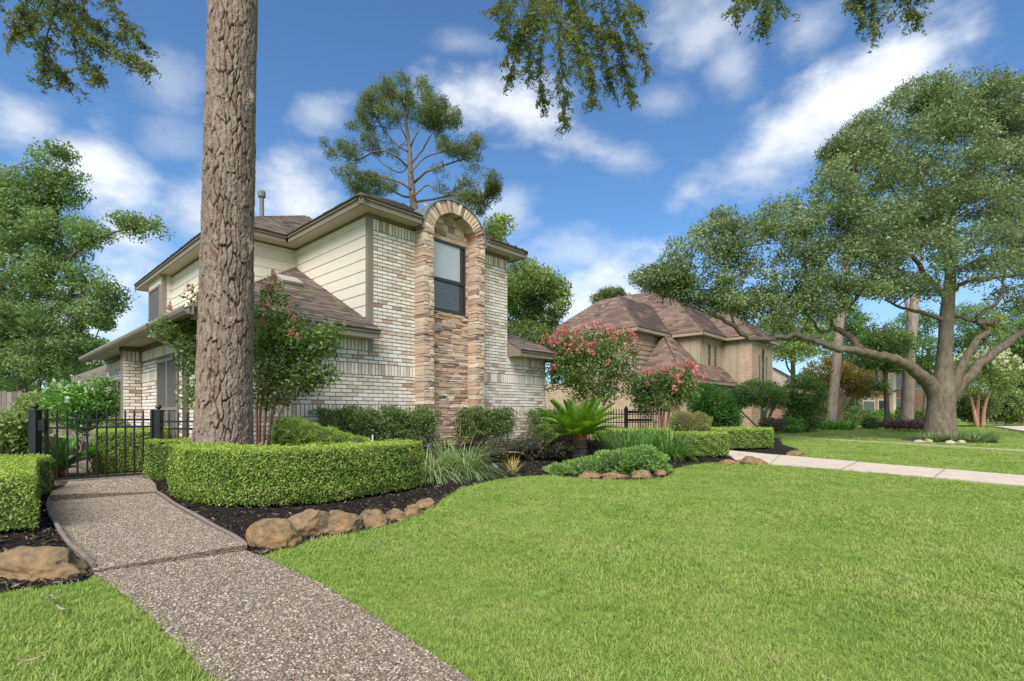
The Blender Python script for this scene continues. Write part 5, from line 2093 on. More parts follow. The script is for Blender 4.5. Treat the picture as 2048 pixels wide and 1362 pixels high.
# ------------------------------------------------------------------ shrubs left of the house and by the neighbour
shrub('photinia_shrub', [blob(12, 862, 6.2, 48, 40, .35), blob(48, 870, 6.3, 28, 38, .3), blob(-40, 860, 6.2, 40, 45, .4)], 'loose reddish-tipped shrub at the left edge behind the box hedge', 'shrub', 'tree3', 300, 24, .09, .05, .45, seed=3, stems=16, base=(-6.3, 6.2, 0))
shrub('flowering_shrub', [blob(165, 815, 10.5, 55, 48, .5), blob(205, 800, 10.6, 28, 42, .4), blob(130, 800, 11, 32, 36, .4)], 'glossy green shrub with white flowers behind the gate', 'shrub', 'shrub', 300, 26, .12, .075, .5, seed=4, stems=10, base=(-8.9, 10.5, 0), flower='white', nf=18, fr=.045)
shrub('leafy_shrub', [blob(72, 815, 12, 32, 28, .4), blob(105, 822, 11.6, 26, 22, .4)], 'light green broad-leaved shrub left of the white-flowered shrub', 'shrub', 'tree3', 150, 24, .12, .08, .5, seed=5, stems=6, base=(-11, 12, 0))
shrub('leafy_shrub', [blob(232, 858, 8.6, 26, 16, .25)], 'small yellow-green plant behind the gate pickets', 'shrub', 'tree3', 50, 20, .08, .06, .5, seed=6, stems=4, base=(-6.7, 8.9, 0))
shrub('leafy_shrub', [blob(185, 905, 7.4, 9, 16, .12)], 'tiny bright green plant at the hedge foot behind the gate', 'shrub', 'shrub', 22, 18, .05, .04, .5, seed=7, stems=3, base=(-6.2, 7.4, 0))
shrub('far_hedge', [blob(15, 783, 24, 60, 20, 1.2), blob(-80, 783, 24, 80, 20, 1.2)], 'dark clipped hedge above the timber fence at far left', 'hedge', 'tree2', 300, 26, .25, .12, .5, seed=8, stems=4, base=(-24, 24, 0))
shrub('leafy_shrub', [blob(1430, 815, 19, 46, 44, .8), blob(1405, 800, 19, 26, 30, .6), blob(1450, 835, 18.6, 32, 28, .6)], 'fresh green rounded shrub before the tan house lower roof', 'shrub', 'shrub', 420, 28, .16, .09, .5, seed=9, stems=8, base=(7.6, 19, 0))
shrub('yew_tree', [blob(1512, 788, 22, 50, 28, 1.0), blob(1545, 795, 22, 26, 22, .8), blob(1480, 795, 22, 22, 20, .8)], 'flat-crowned dark green yew in front of the tan house tower', 'tree', 'tree2', 380, 30, .18, .11, .3, seed=10, stems=7, base=(10.9, 22, 0), stemr=.05)
shrub('yew_shrub', [blob(1607, 790, 23, 46, 40, 1.0), blob(1610, 830, 23, 40, 32, .9)], 'large feathery dark shrub right of the tan house', 'shrub', 'tree2', 520, 30, .18, .12, .3, seed=11, stems=6, base=(13.3, 23, 0))
shrub('leafy_shrub', [blob(1580, 850, 22, 30, 14, .6)], 'low green shrub at the foot of the large dark shrub', 'shrub', 'shrub', 110, 26, .13, .08, .5, seed=12, stems=4, base=(12, 22, 0))
shrub('leafy_shrub', [blob(1543, 850, 21, 24, 13, .5)], 'low brownish-green shrub by the tan house door', 'shrub', 'loro', 90, 26, .12, .08, .5, seed=13, stems=4, base=(10.8, 21, 0))
shrub('golden_maple', [blob(1655, 745, 28, 50, 26, 1.3), blob(1705, 758, 28, 42, 20, 1.2), blob(1635, 770, 28, 30, 14, .8), blob(1720, 785, 28, 30, 12, .8)], 'golden-orange leaved maple behind the slim pine trunk', 'tree', 'gold', 420, 22, .22, .13, .5, seed=14, stems=8, base=(17.5, 28, 0), stemr=.06)
for i, (px, py, rx, ry, Y, lab, mt_) in enumerate(((1717, 832, 30, 18, 36, 'round green shrub in front of the pink brick house, left', 'tree2'), (1762, 835, 28, 16, 36, 'round green shrub in front of the pink brick house, middle', 'shrub'), (1842, 838, 20, 16, 34, 'round green shrub seen left of the oak trunk', 'tree2'), (1742, 848, 11, 7, 27, 'tiny round clipped shrub on the far lawn', 'tree2'), (1703, 815, 18, 16, 37, 'upright dark shrub near the slim pine', 'tree2'), (1806, 832, 9, 20, 32, 'yellow-green shrub between the two far trunks', 'tree3'))):
    c = W(px, py, Y)
    shrub('round_shrub', [blob(px, py, Y, rx, ry)], lab, 'shrub', mt_, 110, 26, .2, .12, .5, 'shrubs by the pink house', 40 + i, 3, (c[0], Y, 0))
shrub('purple_groundcover', [blob(1800, 848, 24, 34, 6, 1.2), blob(1836, 850, 24, 26, 6, 1.0), blob(1858, 846, 24, 12, 10, .6)], 'purple-leaved groundcover around the thick grey trunk', 'shrub', 'purple', 240, 26, .15, .09, .5, seed=50, stems=0, base=(18.5, 24, 0))
# a few dry leaves on the left lawn
for i, (px, py, rz, lab) in enumerate(((103, 1208, .5, 'dry curled leaf on the left lawn, upper one'), (122, 1229, -.3, 'dry flat leaf on the left lawn, middle one'), (55, 1335, .6, 'dry leaf on the left lawn near the picture bottom'), (100, 1205, 2.2, 'thin dry leaf crossing the upper curled leaf'))):
    g = G(px, py, .02)
    l, w = .040, .008
    mb = MB()
    S = 6
    V = []
    for k in range(S + 1):
        q = k / S
        ww = w * math.sin(math.pi * min(max(q, .06), .97)) ** .7
        for s_, hh in ((-1, .004), (0, 0), (1, .005)):
            V.append((l * (q - .5) * 2, s_ * ww, .012 + hh + .012 * (q - .5) ** 2 * 4))
    F = [(k * 3 + j, k * 3 + j + 1, k * 3 + 4 + j, k * 3 + 3 + j) for k in range(S) for j in range(2)]
    o = mb.add(V, F).build('fallen_leaf', plain('dry_leaf', (.25, .21, .14), .8, .15, 40), None, True, label=lab, cat='leaf', group='dry leaves on the left lawn')
    o.location = (g[0], g[1], .03)
    o.rotation_euler = (0, .1, rz)
# ------------------------------------------------------------------ trees
def big_pine():
    """trunk of the foreground pine: plated bark modelled in the mesh"""
    t = thing('pine_tree', (-3.54, 6.2, .1), 'massive foreground pine trunk with plated grey-brown bark', 'tree')
    r = np.random.default_rng(5)
    nz, na = 1150, 260
    zt = 7.2
    z = np.linspace(-.05, zt, nz)
    a = np.linspace(0, 2 * np.pi, na, endpoint=False)
    A, Z = np.meshgrid(a, z)
    rad = .262 + .075 * np.exp(-np.clip(Z - .05, 0, None) / .42) + .045 * np.clip(1 - Z / 5, 0, 1)
    cx = -3.555 + .022 * Z
    # plates: stretched cells in (angle * radius, height), their edges bent by waves
    X = A * .32
    per = 2 * np.pi * .32
    Xw = X + .012 * np.sin(Z * 9 + 3 * np.sin(A * 2)) + .006 * np.sin(Z * 31 + A * 5)
    Zw = Z + .02 * np.sin(A * 7 + Z * 2) + .012 * np.sin(A * 17 + Z * 5)

    def cells(cw, ch, seed):
        rr = np.random.default_rng(seed)
        nx, ny = int(per / cw), int(zt / ch) + 3
        sx = (np.arange(nx)[None, :] + .5 * (np.arange(ny)[:, None] % 2) + rr.uniform(-.38, .38, (ny, nx))) * per / nx
        sy = (np.arange(ny)[:, None] - 1 + rr.uniform(-.45, .45, (ny, nx))) * ch
        lv = rr.uniform(0, 1, (ny, nx))
        f1 = np.full(X.shape, 9.)
        f2 = np.full(X.shape, 9.)
        id1 = np.zeros(X.shape)
        ix = np.floor(Xw / per * nx).astype(int)
        iy = np.floor(Zw / ch).astype(int) + 1
        for dy in (-1, 0, 1):
            for dx in (-1, 0, 1):
                jx, jy = (ix + dx) % nx, np.clip(iy + dy, 0, ny - 1)
                ddx = Xw - sx[jy, jx]
                ddx = (ddx + per / 2) % per - per / 2
                ddy = (Zw - sy[jy, jx]) * (cw / ch)
                d = np.sqrt(ddx ** 2 + ddy ** 2) / cw
                m = d < f1
                f2 = np.where(m, f1, np.minimum(f2, d))
                id1 = np.where(m, lv[jy, jx], id1)
                f1 = np.where(m, d, f1)
        return f1, f2, id1
    f1, f2, lv = cells(.062, .30, 1)
    g1, g2, lw = cells(.04, .075, 2)
    e = f2 - f1 + .05 * np.sin(Z * 43 + A * 13) * np.sin(A * 37 - Z * 19) + .05 * np.sin(Z * 3.1 + A * 4) + r.normal(0, .008, X.shape)
    crack = sstep(e, .02, .13)
    crack2 = sstep(g2 - g1 + r.normal(0, .008, X.shape), .0, .07)
    hgt = crack * (.020 + .010 * lv) + .003 * crack2 * crack + .009 * (np.floor(lw * 4) / 4 - .4) * crack
    hgt += .003 * np.sin(Z * 70 + 9 * np.sin(A * 11)) * np.sin(A * 60 + Z * 12)
    hgt += r.normal(0, .0012, X.shape)
    rr_ = rad - .02 + hgt
    # two broken branch stubs
    for az, zz in ((-.15, 4.75), (3.0, 4.1), (-.1, 2.95)):
        da = (A - az + np.pi) % (2 * np.pi) - np.pi
        rr_ += .055 * np.exp(-((da * .35) / .05) ** 2 - ((Z - zz) / .09) ** 2)
    V = np.stack([cx + rr_ * np.cos(A), 6.2 + rr_ * np.sin(A), Z], 2).reshape(-1, 3)
    i = np.arange(nz - 1)[:, None] * na
    k = np.arange(na)[None, :]
    k2 = (k + 1) % na
    F = np.stack([i + k, i + k2, i + na + k2, i + na + k], 2).reshape(-1, 4)
    me = mesh_np('trunk', V, F, True)
    tone = np.clip(.14 + .50 * crack + .30 * (lw - .5) * crack + .2 * (lv - .5) * crack - .08 * (1 - crack2), 0.01, 1)
    tone = np.where((lw > .975) & (crack > .5), .05, tone)
    at = me.attributes.new('tone', 'FLOAT', 'POINT')
    at.data.foreach_set('value', tone.ravel().astype(np.float32))
    bark = tonemat('pine_plate_bark', [(0, (.20, .105, .07)), (.12, (.085, .06, .048)), (.35, (.16, .12, .098)), (.65, (.228, .178, .148)), (1, (.32, .265, .228))], .92, .12, 16, .006, bscale=70)
    obj('trunk', me, bark, t)
    # the stem goes on above, with its crown far overhead
    mb = MB()
    top = np.array([-3.555 + .022 * zt, 6.2, zt])
    path = [top + np.array([.022 * q, 0, q]) - UP * .05 for q in (0, 2, 4, 6, 8, 10, 12)]
    mb.tube(path, [.262, .25, .235, .21, .17, .12, .06], 20)
    C = []
    for i in range(22):
        b0 = path[3] + (path[6] - path[3]) * random.uniform(0, 1)
        an = random.uniform(0, 6.28)
        L = random.uniform(1.3, 2.8)
        e = b0 + np.array([math.cos(an) * L, math.sin(an) * L, random.uniform(-.1, 1.0)])
        mb.tube([b0, (b0 + e) / 2 + UP * .15, e], [.06, .04, .015], 6)
        C += [e + np.array([random.gauss(0, .4), random.gauss(0, .4), random.gauss(0, .25)]) for _ in range(5)]
    mb.build('upper_stem', MT['bark_pine'], t, True)
    P = clumps(np.array(C), 40, .16, r)
    V, F = leafset(P, .22, .02, r)
    obj('crown', mesh_np('crown', V, F), MT['pine'], t)


big_pine()


def limb_path(px, Y0=None):
    """[(px, py, depth, radius px)] -> path and radii"""
    P = [W(x, y, Y) for x, y, Y, _ in px]
    R = [q / FPX * Y / math.hypot(1, (x - HX) / FPX) for x, _, Y, q in px]
    S = spline([np.array([*p, rr]) for p, rr in zip(P, R)], 4)
    return S[:, :3], np.maximum(S[:, 3], .004)


def tree(name, label, base, trunk, limbs, blobs, mat, bark, ncl, nl, cr, leaf, aspect=.5, cat='tree', group=None, seed=0, shell=.5, twigs=70, upb=.6, flat=.65, tw_r=.018, auto=0, gap=0.0, gl_=1.2):
    """trunk and limbs as tubes; crown of many small leaves in clumps, thin twigs reaching the clumps"""
    r = np.random.default_rng(1000 + seed)
    t = thing(name, base, label, cat, group)
    mb = MB()
    skel = []
    for k, (path, rad) in enumerate([trunk] + list(limbs)):
        path = np.array(path)
        if k:
            path[1:-1] += r.normal(0, .012, path[1:-1].shape) * (np.mean(rad) / .1 + .5)
        mb.tube(path, rad, 14 if k == 0 else 9)
        skel.append(path)
    top = np.array(trunk[0][-1])
    for b in blobs[:auto]:
        c = np.array(b[:3])
        i = int(len(trunk[0]) * r.uniform(.55, .99))
        s0 = np.array(trunk[0][min(i, len(trunk[0]) - 1)])
        mid = s0 * .55 + c * .45 + np.array([r.normal(0, .15), r.normal(0, .15), -.1 * np.linalg.norm(c - s0)])
        p = spline([s0, mid, c, c + (c - mid) * .12], 5)
        rr_ = np.linspace(trunk[1][-1] * .7, .02, len(p))
        mb.tube(p, rr_, 7)
        skel.append(p)
    sk = np.concatenate(skel)
    C, d = cloud(blobs, ncl, r, shell, gap, gl_)
    for i in r.choice(len(C), min(twigs, len(C)), False):
        q = sk[np.argsort(((sk - C[i]) ** 2).sum(1))[r.integers(0, 3)]]
        mid = (q + C[i]) / 2 + r.normal(0, .06, 3) * np.linalg.norm(C[i] - q) + UP * .08 * np.linalg.norm(C[i] - q)
        mb.tube([q, mid, C[i]], [tw_r, tw_r * .7, tw_r * .3], 5)
    mb.build('trunk', MT[bark], t, True)
    P = clumps(C, nl, cr, r, flat)
    V, F = leafset(P, leaf, leaf * aspect, r, None, upb=upb)
    obj('crown', mesh_np('crown', V, F), MT[mat], t)
    return t


def straight(px0, py0, px1, py1, Y, r0, r1, n=8, bow=0.0):
    out = []
    for k in range(n + 1):
        q = k / n
        out.append((px0 + (px1 - px0) * q + bow * math.sin(q * 3.14), py0 + (py1 - py0) * q, Y, r0 + (r1 - r0) * q))
    return limb_path(out)


# live oak
OY = 16.4
ot = limb_path([(1880, 890, OY, 42), (1880, 862, OY, 36), (1882, 820, OY, 31), (1884, 785, OY, 29), (1886, 755, OY, 22), (1890, 700, OY, 16.5), (1893, 640, OY, 15.5), (1897, 590, OY, 14), (1900, 540, OY, 11), (1885, 470, OY, 10), (1860, 400, OY, 7), (1835, 330, OY, 4)])
ol = [limb_path([(1884, 868, OY, 17.6), (1879, 815, OY, 20.2), (1862, 772, OY, 18.5), (1837, 746, OY - .2, 15.0), (1798, 723, OY - .4, 12.3), (1757, 710, OY - .6, 11.0), (1722, 703, OY - .8, 10.6), (1704, 700, OY - .9, 8.8), (1672, 697, OY - 1.0, 7.5), (1637, 684, OY - 1.1, 6.6), (1599, 671, OY - 1.2, 6.2), (1569, 673, OY - 1.3, 5.7), (1535, 677, OY - 1.4, 5.7), (1497, 677, OY - 1.4, 5.7), (1470, 655, OY - 1.4, 4.8), (1432, 632, OY - 1.4, 4.0), (1395, 608, OY - 1.4, 2.6), (1350, 585, OY - 1.4, 1.3)]),
      limb_path([(1720, 700, OY - .8, 9.7), (1704, 677, OY - .7, 7.9), (1682, 662, OY - .6, 6.6), (1668, 655, OY - .6, 5.3), (1663, 640, OY - .6, 4.0), (1680, 625, OY - .6, 3.5), (1699, 614, OY - .6, 3.1), (1715, 585, OY - .6, 2.6), (1722, 560, OY - .6, 1.8)]),
      limb_path([(1668, 655, OY - .6, 4.4), (1650, 664, OY - .6, 4.0), (1637, 660, OY - .6, 3.5), (1625, 640, OY - .6, 2.6), (1600, 620, OY - .6, 1.8), (1560, 600, OY - .7, 1.1)]),
      limb_path([(1884, 868, OY, 15.8), (1890, 810, OY, 17.6), (1907, 771, OY - .1, 15.0), (1925, 731, OY - .2, 11.4), (1951, 684, OY - .3, 8.8), (1974, 662, OY - .3, 7.9), (1960, 645, OY - .3, 7.5), (1962, 625, OY - .2, 5.7), (1985, 612, OY - .1, 4.8), (2002, 598, OY, 4.4), (2007, 565, OY, 3.5), (2010, 520, OY, 2.2)]),
      limb_path([(1955, 646, OY - .3, 6.2), (1975, 645, OY - .4, 7.5), (1996, 640, OY - .4, 4.4)]),
      limb_path([(1884, 870, OY, 15.8), (1892, 815, OY + .1, 17.6), (1915, 775, OY, 15.0), (1951, 737, OY - .1, 12.3), (1998, 698, OY - .2, 11.4), (2048, 664, OY - .3, 9.7), (2100, 630, OY - .4, 7.9), (2170, 560, OY - .4, 5.3), (2220, 480, OY - .4, 2.6)]),
      limb_path([(1892, 645, OY, 8.8), (1878, 636, OY, 6.6), (1840, 624, OY - .2, 4.8), (1805, 615, OY - .4, 3.5), (1770, 600, OY - .5, 1.8)]),
      limb_path([(1896, 628, OY, 7.0), (1925, 636, OY, 4.0), (1951, 645, OY - .1, 3.1)]),
      limb_path([(1898, 585, OY, 10.6), (1925, 567, OY, 5.7), (1965, 558, OY, 5.3), (2010, 553, OY, 5.3), (2060, 548, OY, 4.4)]),
      limb_path([(1896, 600, OY, 8.8), (1860, 560, OY, 6.2), (1815, 505, OY - .3, 4.8), (1760, 485, OY - .5, 4.4), (1715, 470, OY - .6, 3.5), (1680, 452, OY - .6, 2.2)]),
      limb_path([(1885, 470, OY, 7.0), (1920, 400, OY + .3, 4.4), (1960, 320, OY + .6, 2.6), (1985, 260, OY + .8, 1.3)]),
      limb_path([(1850, 440, OY, 4.8), (1800, 400, OY, 3.5), (1760, 330, OY, 2.6), (1735, 290, OY, 1.3)]),
      limb_path([(1470, 655, OY - 1.4, 3.1), (1455, 600, OY - 1.3, 2.6), (1450, 540, OY - 1.2, 1.8), (1475, 480, OY - 1.2, 0.9)])]
ob = [blob(1318, 556, 15, 52, 22, .7), blob(1385, 520, 15, 62, 50, .9), blob(1440, 470, 15, 52, 44, .8), blob(1405, 575, 15, 78, 30, .9), blob(1500, 490, 15, 60, 62, 1.0), blob(1490, 580, 15, 80, 40, 1.0), blob(1575, 465, 15.2, 68, 66, 1.2), blob(1575, 585, 15.2, 85, 40, 1.1), blob(1640, 410, 15.6, 70, 74, 1.3), blob(1650, 540, 15.5, 85, 62, 1.3), blob(1715, 345, 16, 72, 70, 1.4), blob(1735, 470, 15.6, 85, 72, 1.4), blob(1720, 590, 15.2, 60, 28, 1.0), blob(1795, 265, 16.4, 72, 70, 1.5), blob(1815, 390, 16, 90, 80, 1.6), blob(1830, 520, 15.4, 80, 60, 1.4), blob(1880, 215, 16.8, 70, 52, 1.5), blob(1905, 320, 16.6, 85, 85, 1.6), blob(1955, 230, 17.2, 70, 46, 1.5), blob(1935, 450, 15.6, 85, 85, 1.6), blob(2020, 250, 17.4, 66, 60, 1.5), blob(1990, 360, 17, 80, 80, 1.6), blob(2030, 470, 16.4, 80, 80, 1.5), blob(1990, 540, 15.4, 66, 36, 1.1), blob(2085, 330, 17.4, 80, 110, 1.6), blob(2100, 480, 16.6, 80, 80, 1.5), blob(2160, 410, 17, 80, 100, 1.5), blob(2060, 590, 16, 70, 34, 1.0), blob(1860, 575, 15.2, 40, 26, .8), blob(1925, 195, 17, 70, 34, 1.3), blob(1990, 205, 17.4, 70, 40, 1.3), blob(2050, 215, 17.6, 76, 50, 1.4), blob(2110, 250, 17.6, 80, 70, 1.5), blob(1700, 300, 16, 50, 34, 1.0), blob(1830, 190, 16.6, 44, 26, 1.0), blob(1450, 605, 15, 60, 24, .9), blob(1535, 622, 15, 60, 24, .9), blob(1625, 618, 15.2, 60, 26, 1.0), blob(1350, 572, 15, 50, 22, .7), blob(1770, 560, 15.4, 60, 40, 1.2)]
tree('live_oak', 'spreading live oak with low curved limbs on the right lawn', (oc[0], OY, 0), ot, ol, ob, 'oak', 'bark_oak', 5800, 48, .25, .098, .45, seed=1, shell=.35, twigs=420, tw_r=.02, gap=-.48, gl_=1.0, flat=.5)

# tall pine behind the white house
PY = 24.0
pt = limb_path([(842, 800, PY, 9), (838, 600, PY, 8), (832, 440, PY, 7.5), (826, 400, PY, 7), (821, 345, PY, 5.5), (819, 300, PY, 4.2), (813, 250, PY, 2.8), (808, 200, PY, 1.5)])
pl = []
for pts in ([(823, 380, 4), (800, 365, 3.5), (770, 355, 3), (730, 345, 2.2), (700, 340, 1.5)], [(822, 372, 4), (850, 345, 3.2), (880, 334, 2.8), (915, 322, 2), (955, 312, 1.3)], [(821, 340, 3), (795, 315, 2.6), (760, 300, 2.2), (715, 320, 2), (690, 315, 1.5), (665, 300, 1)], [(820, 330, 3), (845, 300, 2.5), (862, 270, 2), (890, 245, 1.4)],
            [(819, 305, 2.6), (790, 285, 2), (765, 255, 1.6), (745, 225, 1)], [(818, 300, 2.4), (835, 265, 2), (850, 235, 1.5), (870, 210, 1)], [(826, 395, 3.6), (800, 390, 3), (775, 375, 2), (745, 372, 1.2)], [(828, 405, 3.6), (865, 398, 3), (920, 390, 2.2), (960, 400, 1.5), (985, 420, 1)], [(826, 392, 3), (855, 370, 2.4), (880, 385, 1.8), (920, 380, 1.2)], [(820, 325, 2.2), (800, 345, 1.8), (770, 330, 1.5), (735, 300, 1)], [(821, 345, 2.5), (850, 315, 2), (900, 300, 1.6), (940, 290, 1)], [(818, 290, 2), (800, 250, 1.5), (785, 215, 1)]):
    pl.append(limb_path([(x, y, PY + random.uniform(-.6, .6), q * .72) for x, y, q in pts]))
pb = [blob(*q[:2], PY + random.uniform(-1.2, 1.2), q[2], q[3], 1.0) for q in ((775, 185, 20, 14), (805, 180, 18, 14), (840, 198, 24, 14), (750, 205, 26, 14), (815, 215, 28, 12), (870, 215, 24, 14), (900, 235, 22, 14), (735, 235, 18, 18), (780, 235, 26, 10), (850, 240, 26, 12), (885, 265, 16, 10), (715, 275, 18, 14), (668, 298, 24, 12), (700, 300, 20, 10), (745, 290, 14, 8), (770, 262, 14, 8), (925, 300, 26, 12), (955, 290, 14, 12), (945, 325, 18, 10), (890, 305, 14, 8), (700, 345, 26, 10), (735, 352, 20, 8), (755, 375, 24, 12), (775, 360, 14, 12), (720, 385, 20, 8), (880, 355, 16, 10), (900, 385, 24, 12), (940, 380, 24, 14), (980, 368, 18, 14), (960, 410, 18, 14), (930, 410, 20, 10), (985, 385, 10, 10), (790, 310, 10, 8), (850, 180, 12, 8))]
tree('loblolly_pine', 'tall open-crowned pine rising behind the white brick house', (*W(842, 0, PY)[:2], 0), pt, pl, pb, 'pine', 'bark_oak', 1350, 46, .22, .22, .10, seed=2, shell=.4, twigs=260, gap=-.45, gl_=1.2, tw_r=.02, upb=.2, flat=.8)

# broadleaf trees left of the house
lt = limb_path([(42, 850, 22, 12), (44, 780, 22, 11), (50, 700, 22, 10), (70, 600, 22, 8), (95, 500, 22, 6), (110, 420, 22, 4), (90, 340, 22, 2)])
ll = [limb_path([(70, 600, 22, 6), (110, 540, 21.5, 5), (160, 500, 21, 4), (215, 470, 21, 3), (265, 455, 21, 2), (305, 450, 21, 1)]),
      limb_path([(60, 650, 22, 6), (120, 610, 21.5, 4), (170, 590, 21, 3), (220, 580, 21, 1.5)]),
      limb_path([(100, 470, 22, 4), (125, 400, 22, 3), (140, 350, 22, 2), (95, 325, 22, 1.8), (85, 300, 22, 1.2), (65, 285, 22, .8)]),
      limb_path([(95, 325, 22, 1.5), (120, 312, 22, 1.1), (140, 302, 22, .8)]),
      limb_path([(60, 640, 22, 6), (20, 560, 22, 4.5), (-20, 480, 22, 3)])]
lb_ = [blob(30, 400, 22, 50, 55, 1.5), blob(85, 375, 22, 45, 40, 1.4), blob(130, 380, 22, 30, 40, 1.0), blob(-40, 440, 22, 60, 80, 1.8), blob(40, 480, 21.5, 75, 60, 1.8), blob(120, 470, 21.5, 55, 50, 1.5), blob(185, 475, 21, 40, 28, 1.0), blob(20, 560, 21, 80, 60, 1.8), blob(110, 560, 21, 60, 45, 1.5), blob(175, 560, 21, 45, 30, 1.0), blob(215, 585, 21, 32, 24, .8), blob(30, 640, 21, 70, 50, 1.5), blob(110, 640, 20.6, 50, 36, 1.2), blob(180, 625, 20.6, 38, 22, .8), blob(70, 700, 20.6, 55, 26, 1.2), blob(-50, 600, 21.5, 60, 80, 1.8), blob(30, 735, 20.4, 60, 34, 1.2), blob(100, 735, 20.4, 50, 26, 1.0), blob(-10, 690, 20.8, 60, 40, 1.4), blob(150, 690, 20.6, 36, 22, .9), blob(60, 430, 21.5, 60, 50, 1.4)]
lb_ += [blob(x, y, 21.3, rx, ry, .6) for x, y, rx, ry in ((255, 445, 26, 14), (290, 440, 24, 14), (310, 460, 12, 14), (270, 470, 16, 8), (235, 490, 18, 9), (75, 298, 18, 9), (130, 305, 14, 9), (110, 315, 12, 8), (60, 305, 8, 6), (150, 345, 14, 16), (230, 620, 18, 10))]
tree('broadleaf_tree', 'large light green broadleaf tree at the left edge', (*W(42, 0, 22)[:2], 0), lt, ll, lb_, 'tree1', 'bark_oak', 3300, 36, .29, .13, .5, seed=3, shell=.35, twigs=260, tw_r=.022, gap=-.5, gl_=1.4, flat=.5)
for i, (tx, Y, lab, bl, mt_) in enumerate((
        (75, 34, 'dark green tree standing behind the large left tree', [(40, 745, 60, 40), (110, 735, 55, 40), (170, 720, 40, 40), (90, 690, 60, 35), (20, 700, 60, 40)], 'tree2'),
        (152, 30, 'slim pale-trunked tree left of the house eave', [(150, 690, 35, 28), (190, 700, 24, 18), (130, 720, 28, 18), (205, 640, 20, 16)], 'tree1'),
        (-60, 30, 'tree mass at the far left picture edge', [(-60, 720, 80, 60), (-20, 650, 70, 60), (0, 780, 40, 25)], 'tree2'),
        (205, 40, 'tree beyond the low rear roof of the white house', [(200, 760, 60, 30), (150, 770, 50, 28), (230, 745, 30, 24)], 'tree2'))):
    tr_ = straight(tx, 840, tx + 6, bl[0][1] - 10, Y, 6, 3)
    tree('broadleaf_tree', lab, (*W(tx, 0, Y)[:2], 0), tr_, [], [blob(x, y, Y, a, b) for x, y, a, b in bl], mt_, 'bark_oak', 420, 30, .34, .17, .5, seed=10 + i, twigs=60, auto=len(bl), tw_r=.03)
# trees behind and to the right of the white house
BT = [
    (1045, 30, 'tall light green tree just right of the stone bay', [(1040, 545, 30, 34), (1075, 560, 34, 26), (1110, 575, 26, 20), (1040, 620, 40, 44), (1085, 620, 40, 44), (1120, 605, 20, 24), (1060, 675, 50, 30), (1020, 580, 26, 40), (1000, 450, 20, 16), (985, 470, 18, 20)], 'tree3', 620),
    (1110, 38, 'rounded dark tree behind the large crape myrtle', [(1130, 680, 30, 28), (1100, 690, 30, 26), (1160, 690, 26, 22)], 'tree2', 260),
    (1590, 42, 'green tree above the grey-roofed house', [(1570, 680, 40, 28), (1610, 665, 40, 28), (1640, 690, 35, 25), (1590, 705, 45, 20), (1640, 640, 40, 30), (1560, 640, 30, 24)], 'tree3', 420),
    (1700, 44, 'green tree filling the gap between the two far pines', [(1700, 690, 45, 36), (1740, 670, 45, 36), (1760, 720, 40, 30), (1690, 640, 40, 28)], 'tree2', 480),
    (1850, 46, 'dense dark tree right behind the oak trunk fork', [(1845, 700, 40, 34), (1860, 740, 34, 26), (1830, 650, 44, 34), (1930, 700, 40, 36), (1910, 640, 40, 36), (1800, 690, 34, 36)], 'tree2', 420),
    (1985, 44, 'bright green tree seen below the oak right limbs', [(1975, 690, 50, 34), (1960, 640, 45, 34), (2010, 720, 45, 34), (1940, 740, 30, 28), (2020, 650, 40, 36)], 'tree3', 420),
    (2040, 36, 'dense blue-green tree at the right picture edge', [(2040, 720, 45, 50), (2080, 680, 50, 60), (2030, 770, 40, 30), (2100, 760, 50, 40)], 'tree2', 520),
    (2120, 40, 'tree mass just beyond the right picture edge', [(2120, 720, 60, 60), (2180, 660, 70, 70)], 'tree2', 320),
    (1400, 48, 'small tree top peeping behind the tan house roofs', [(1420, 640, 36, 14), (1450, 632, 30, 16), (1545, 650, 30, 20)], 'tree3', 200)]
for i, (tx, Y, lab, bl, mt_, nc) in enumerate(BT):
    tr_ = straight(tx, 845, tx + random.uniform(-8, 8), bl[0][1], Y, 7, 3.5)
    tree('broadleaf_tree', lab, (*W(tx, 0, Y)[:2], 0), tr_, [], [blob(x, y, Y + random.uniform(-1.5, 1.5), a, b) for x, y, a, b in bl], mt_, 'bark_oak', int(nc * 1.35), 32, .36, .18, .5, seed=20 + i, twigs=70, auto=len(bl), tw_r=.03, gap=-1.1, gl_=2.5)
# dark hedge bank at far right
for i, (px, rx, lab) in enumerate(((1945, 42, 'dark evergreen shrub bank right of the oak trunk'), (2012, 42, 'dark evergreen shrub bank behind the white-flowered myrtle'), (2080, 40, 'dark evergreen shrub bank beside the street'))):
    shrub('evergreen_shrub', [blob(px, 812, 33, rx, 30, 1.3)], lab, 'shrub', 'twiggy', 330, 30, .25, .14, .5, 'evergreen bank at far right', 60 + i, 3, (W(px, 0, 33)[0], 33, 0), core=.8)
# far pines
tree('slim_pine', 'straight slim pine trunk in front of the golden maple', (*W(1663, 0, 27)[:2], 0), straight(1661, 858, 1712, 285, 27, 12, 4, 10), [], [blob(1690, 300, 27, 35, 26), blob(1740, 280, 27, 40, 24), blob(1670, 300, 27, 26, 16), blob(1720, 255, 27, 34, 20)], 'pine', 'bark_pine', 260, 44, .3, .28, .1, seed=40, twigs=60, auto=4, upb=.2)
tree('thick_trunk_tree', 'thick pale grey trunk standing left of the oak', (*W(1815, 0, 26)[:2], 0), limb_path([(1813, 858, 26, 22), (1814, 840, 26, 15), (1816, 780, 26, 13.5), (1820, 700, 26, 12), (1826, 640, 26, 11), (1832, 560, 26, 8)]), [], [blob(1850, 430, 26, 60, 50), blob(1780, 460, 26, 50, 40)], 'tree2', 'bark_pine', 200, 30, .3, .16, .5, seed=41, twigs=30, auto=2)
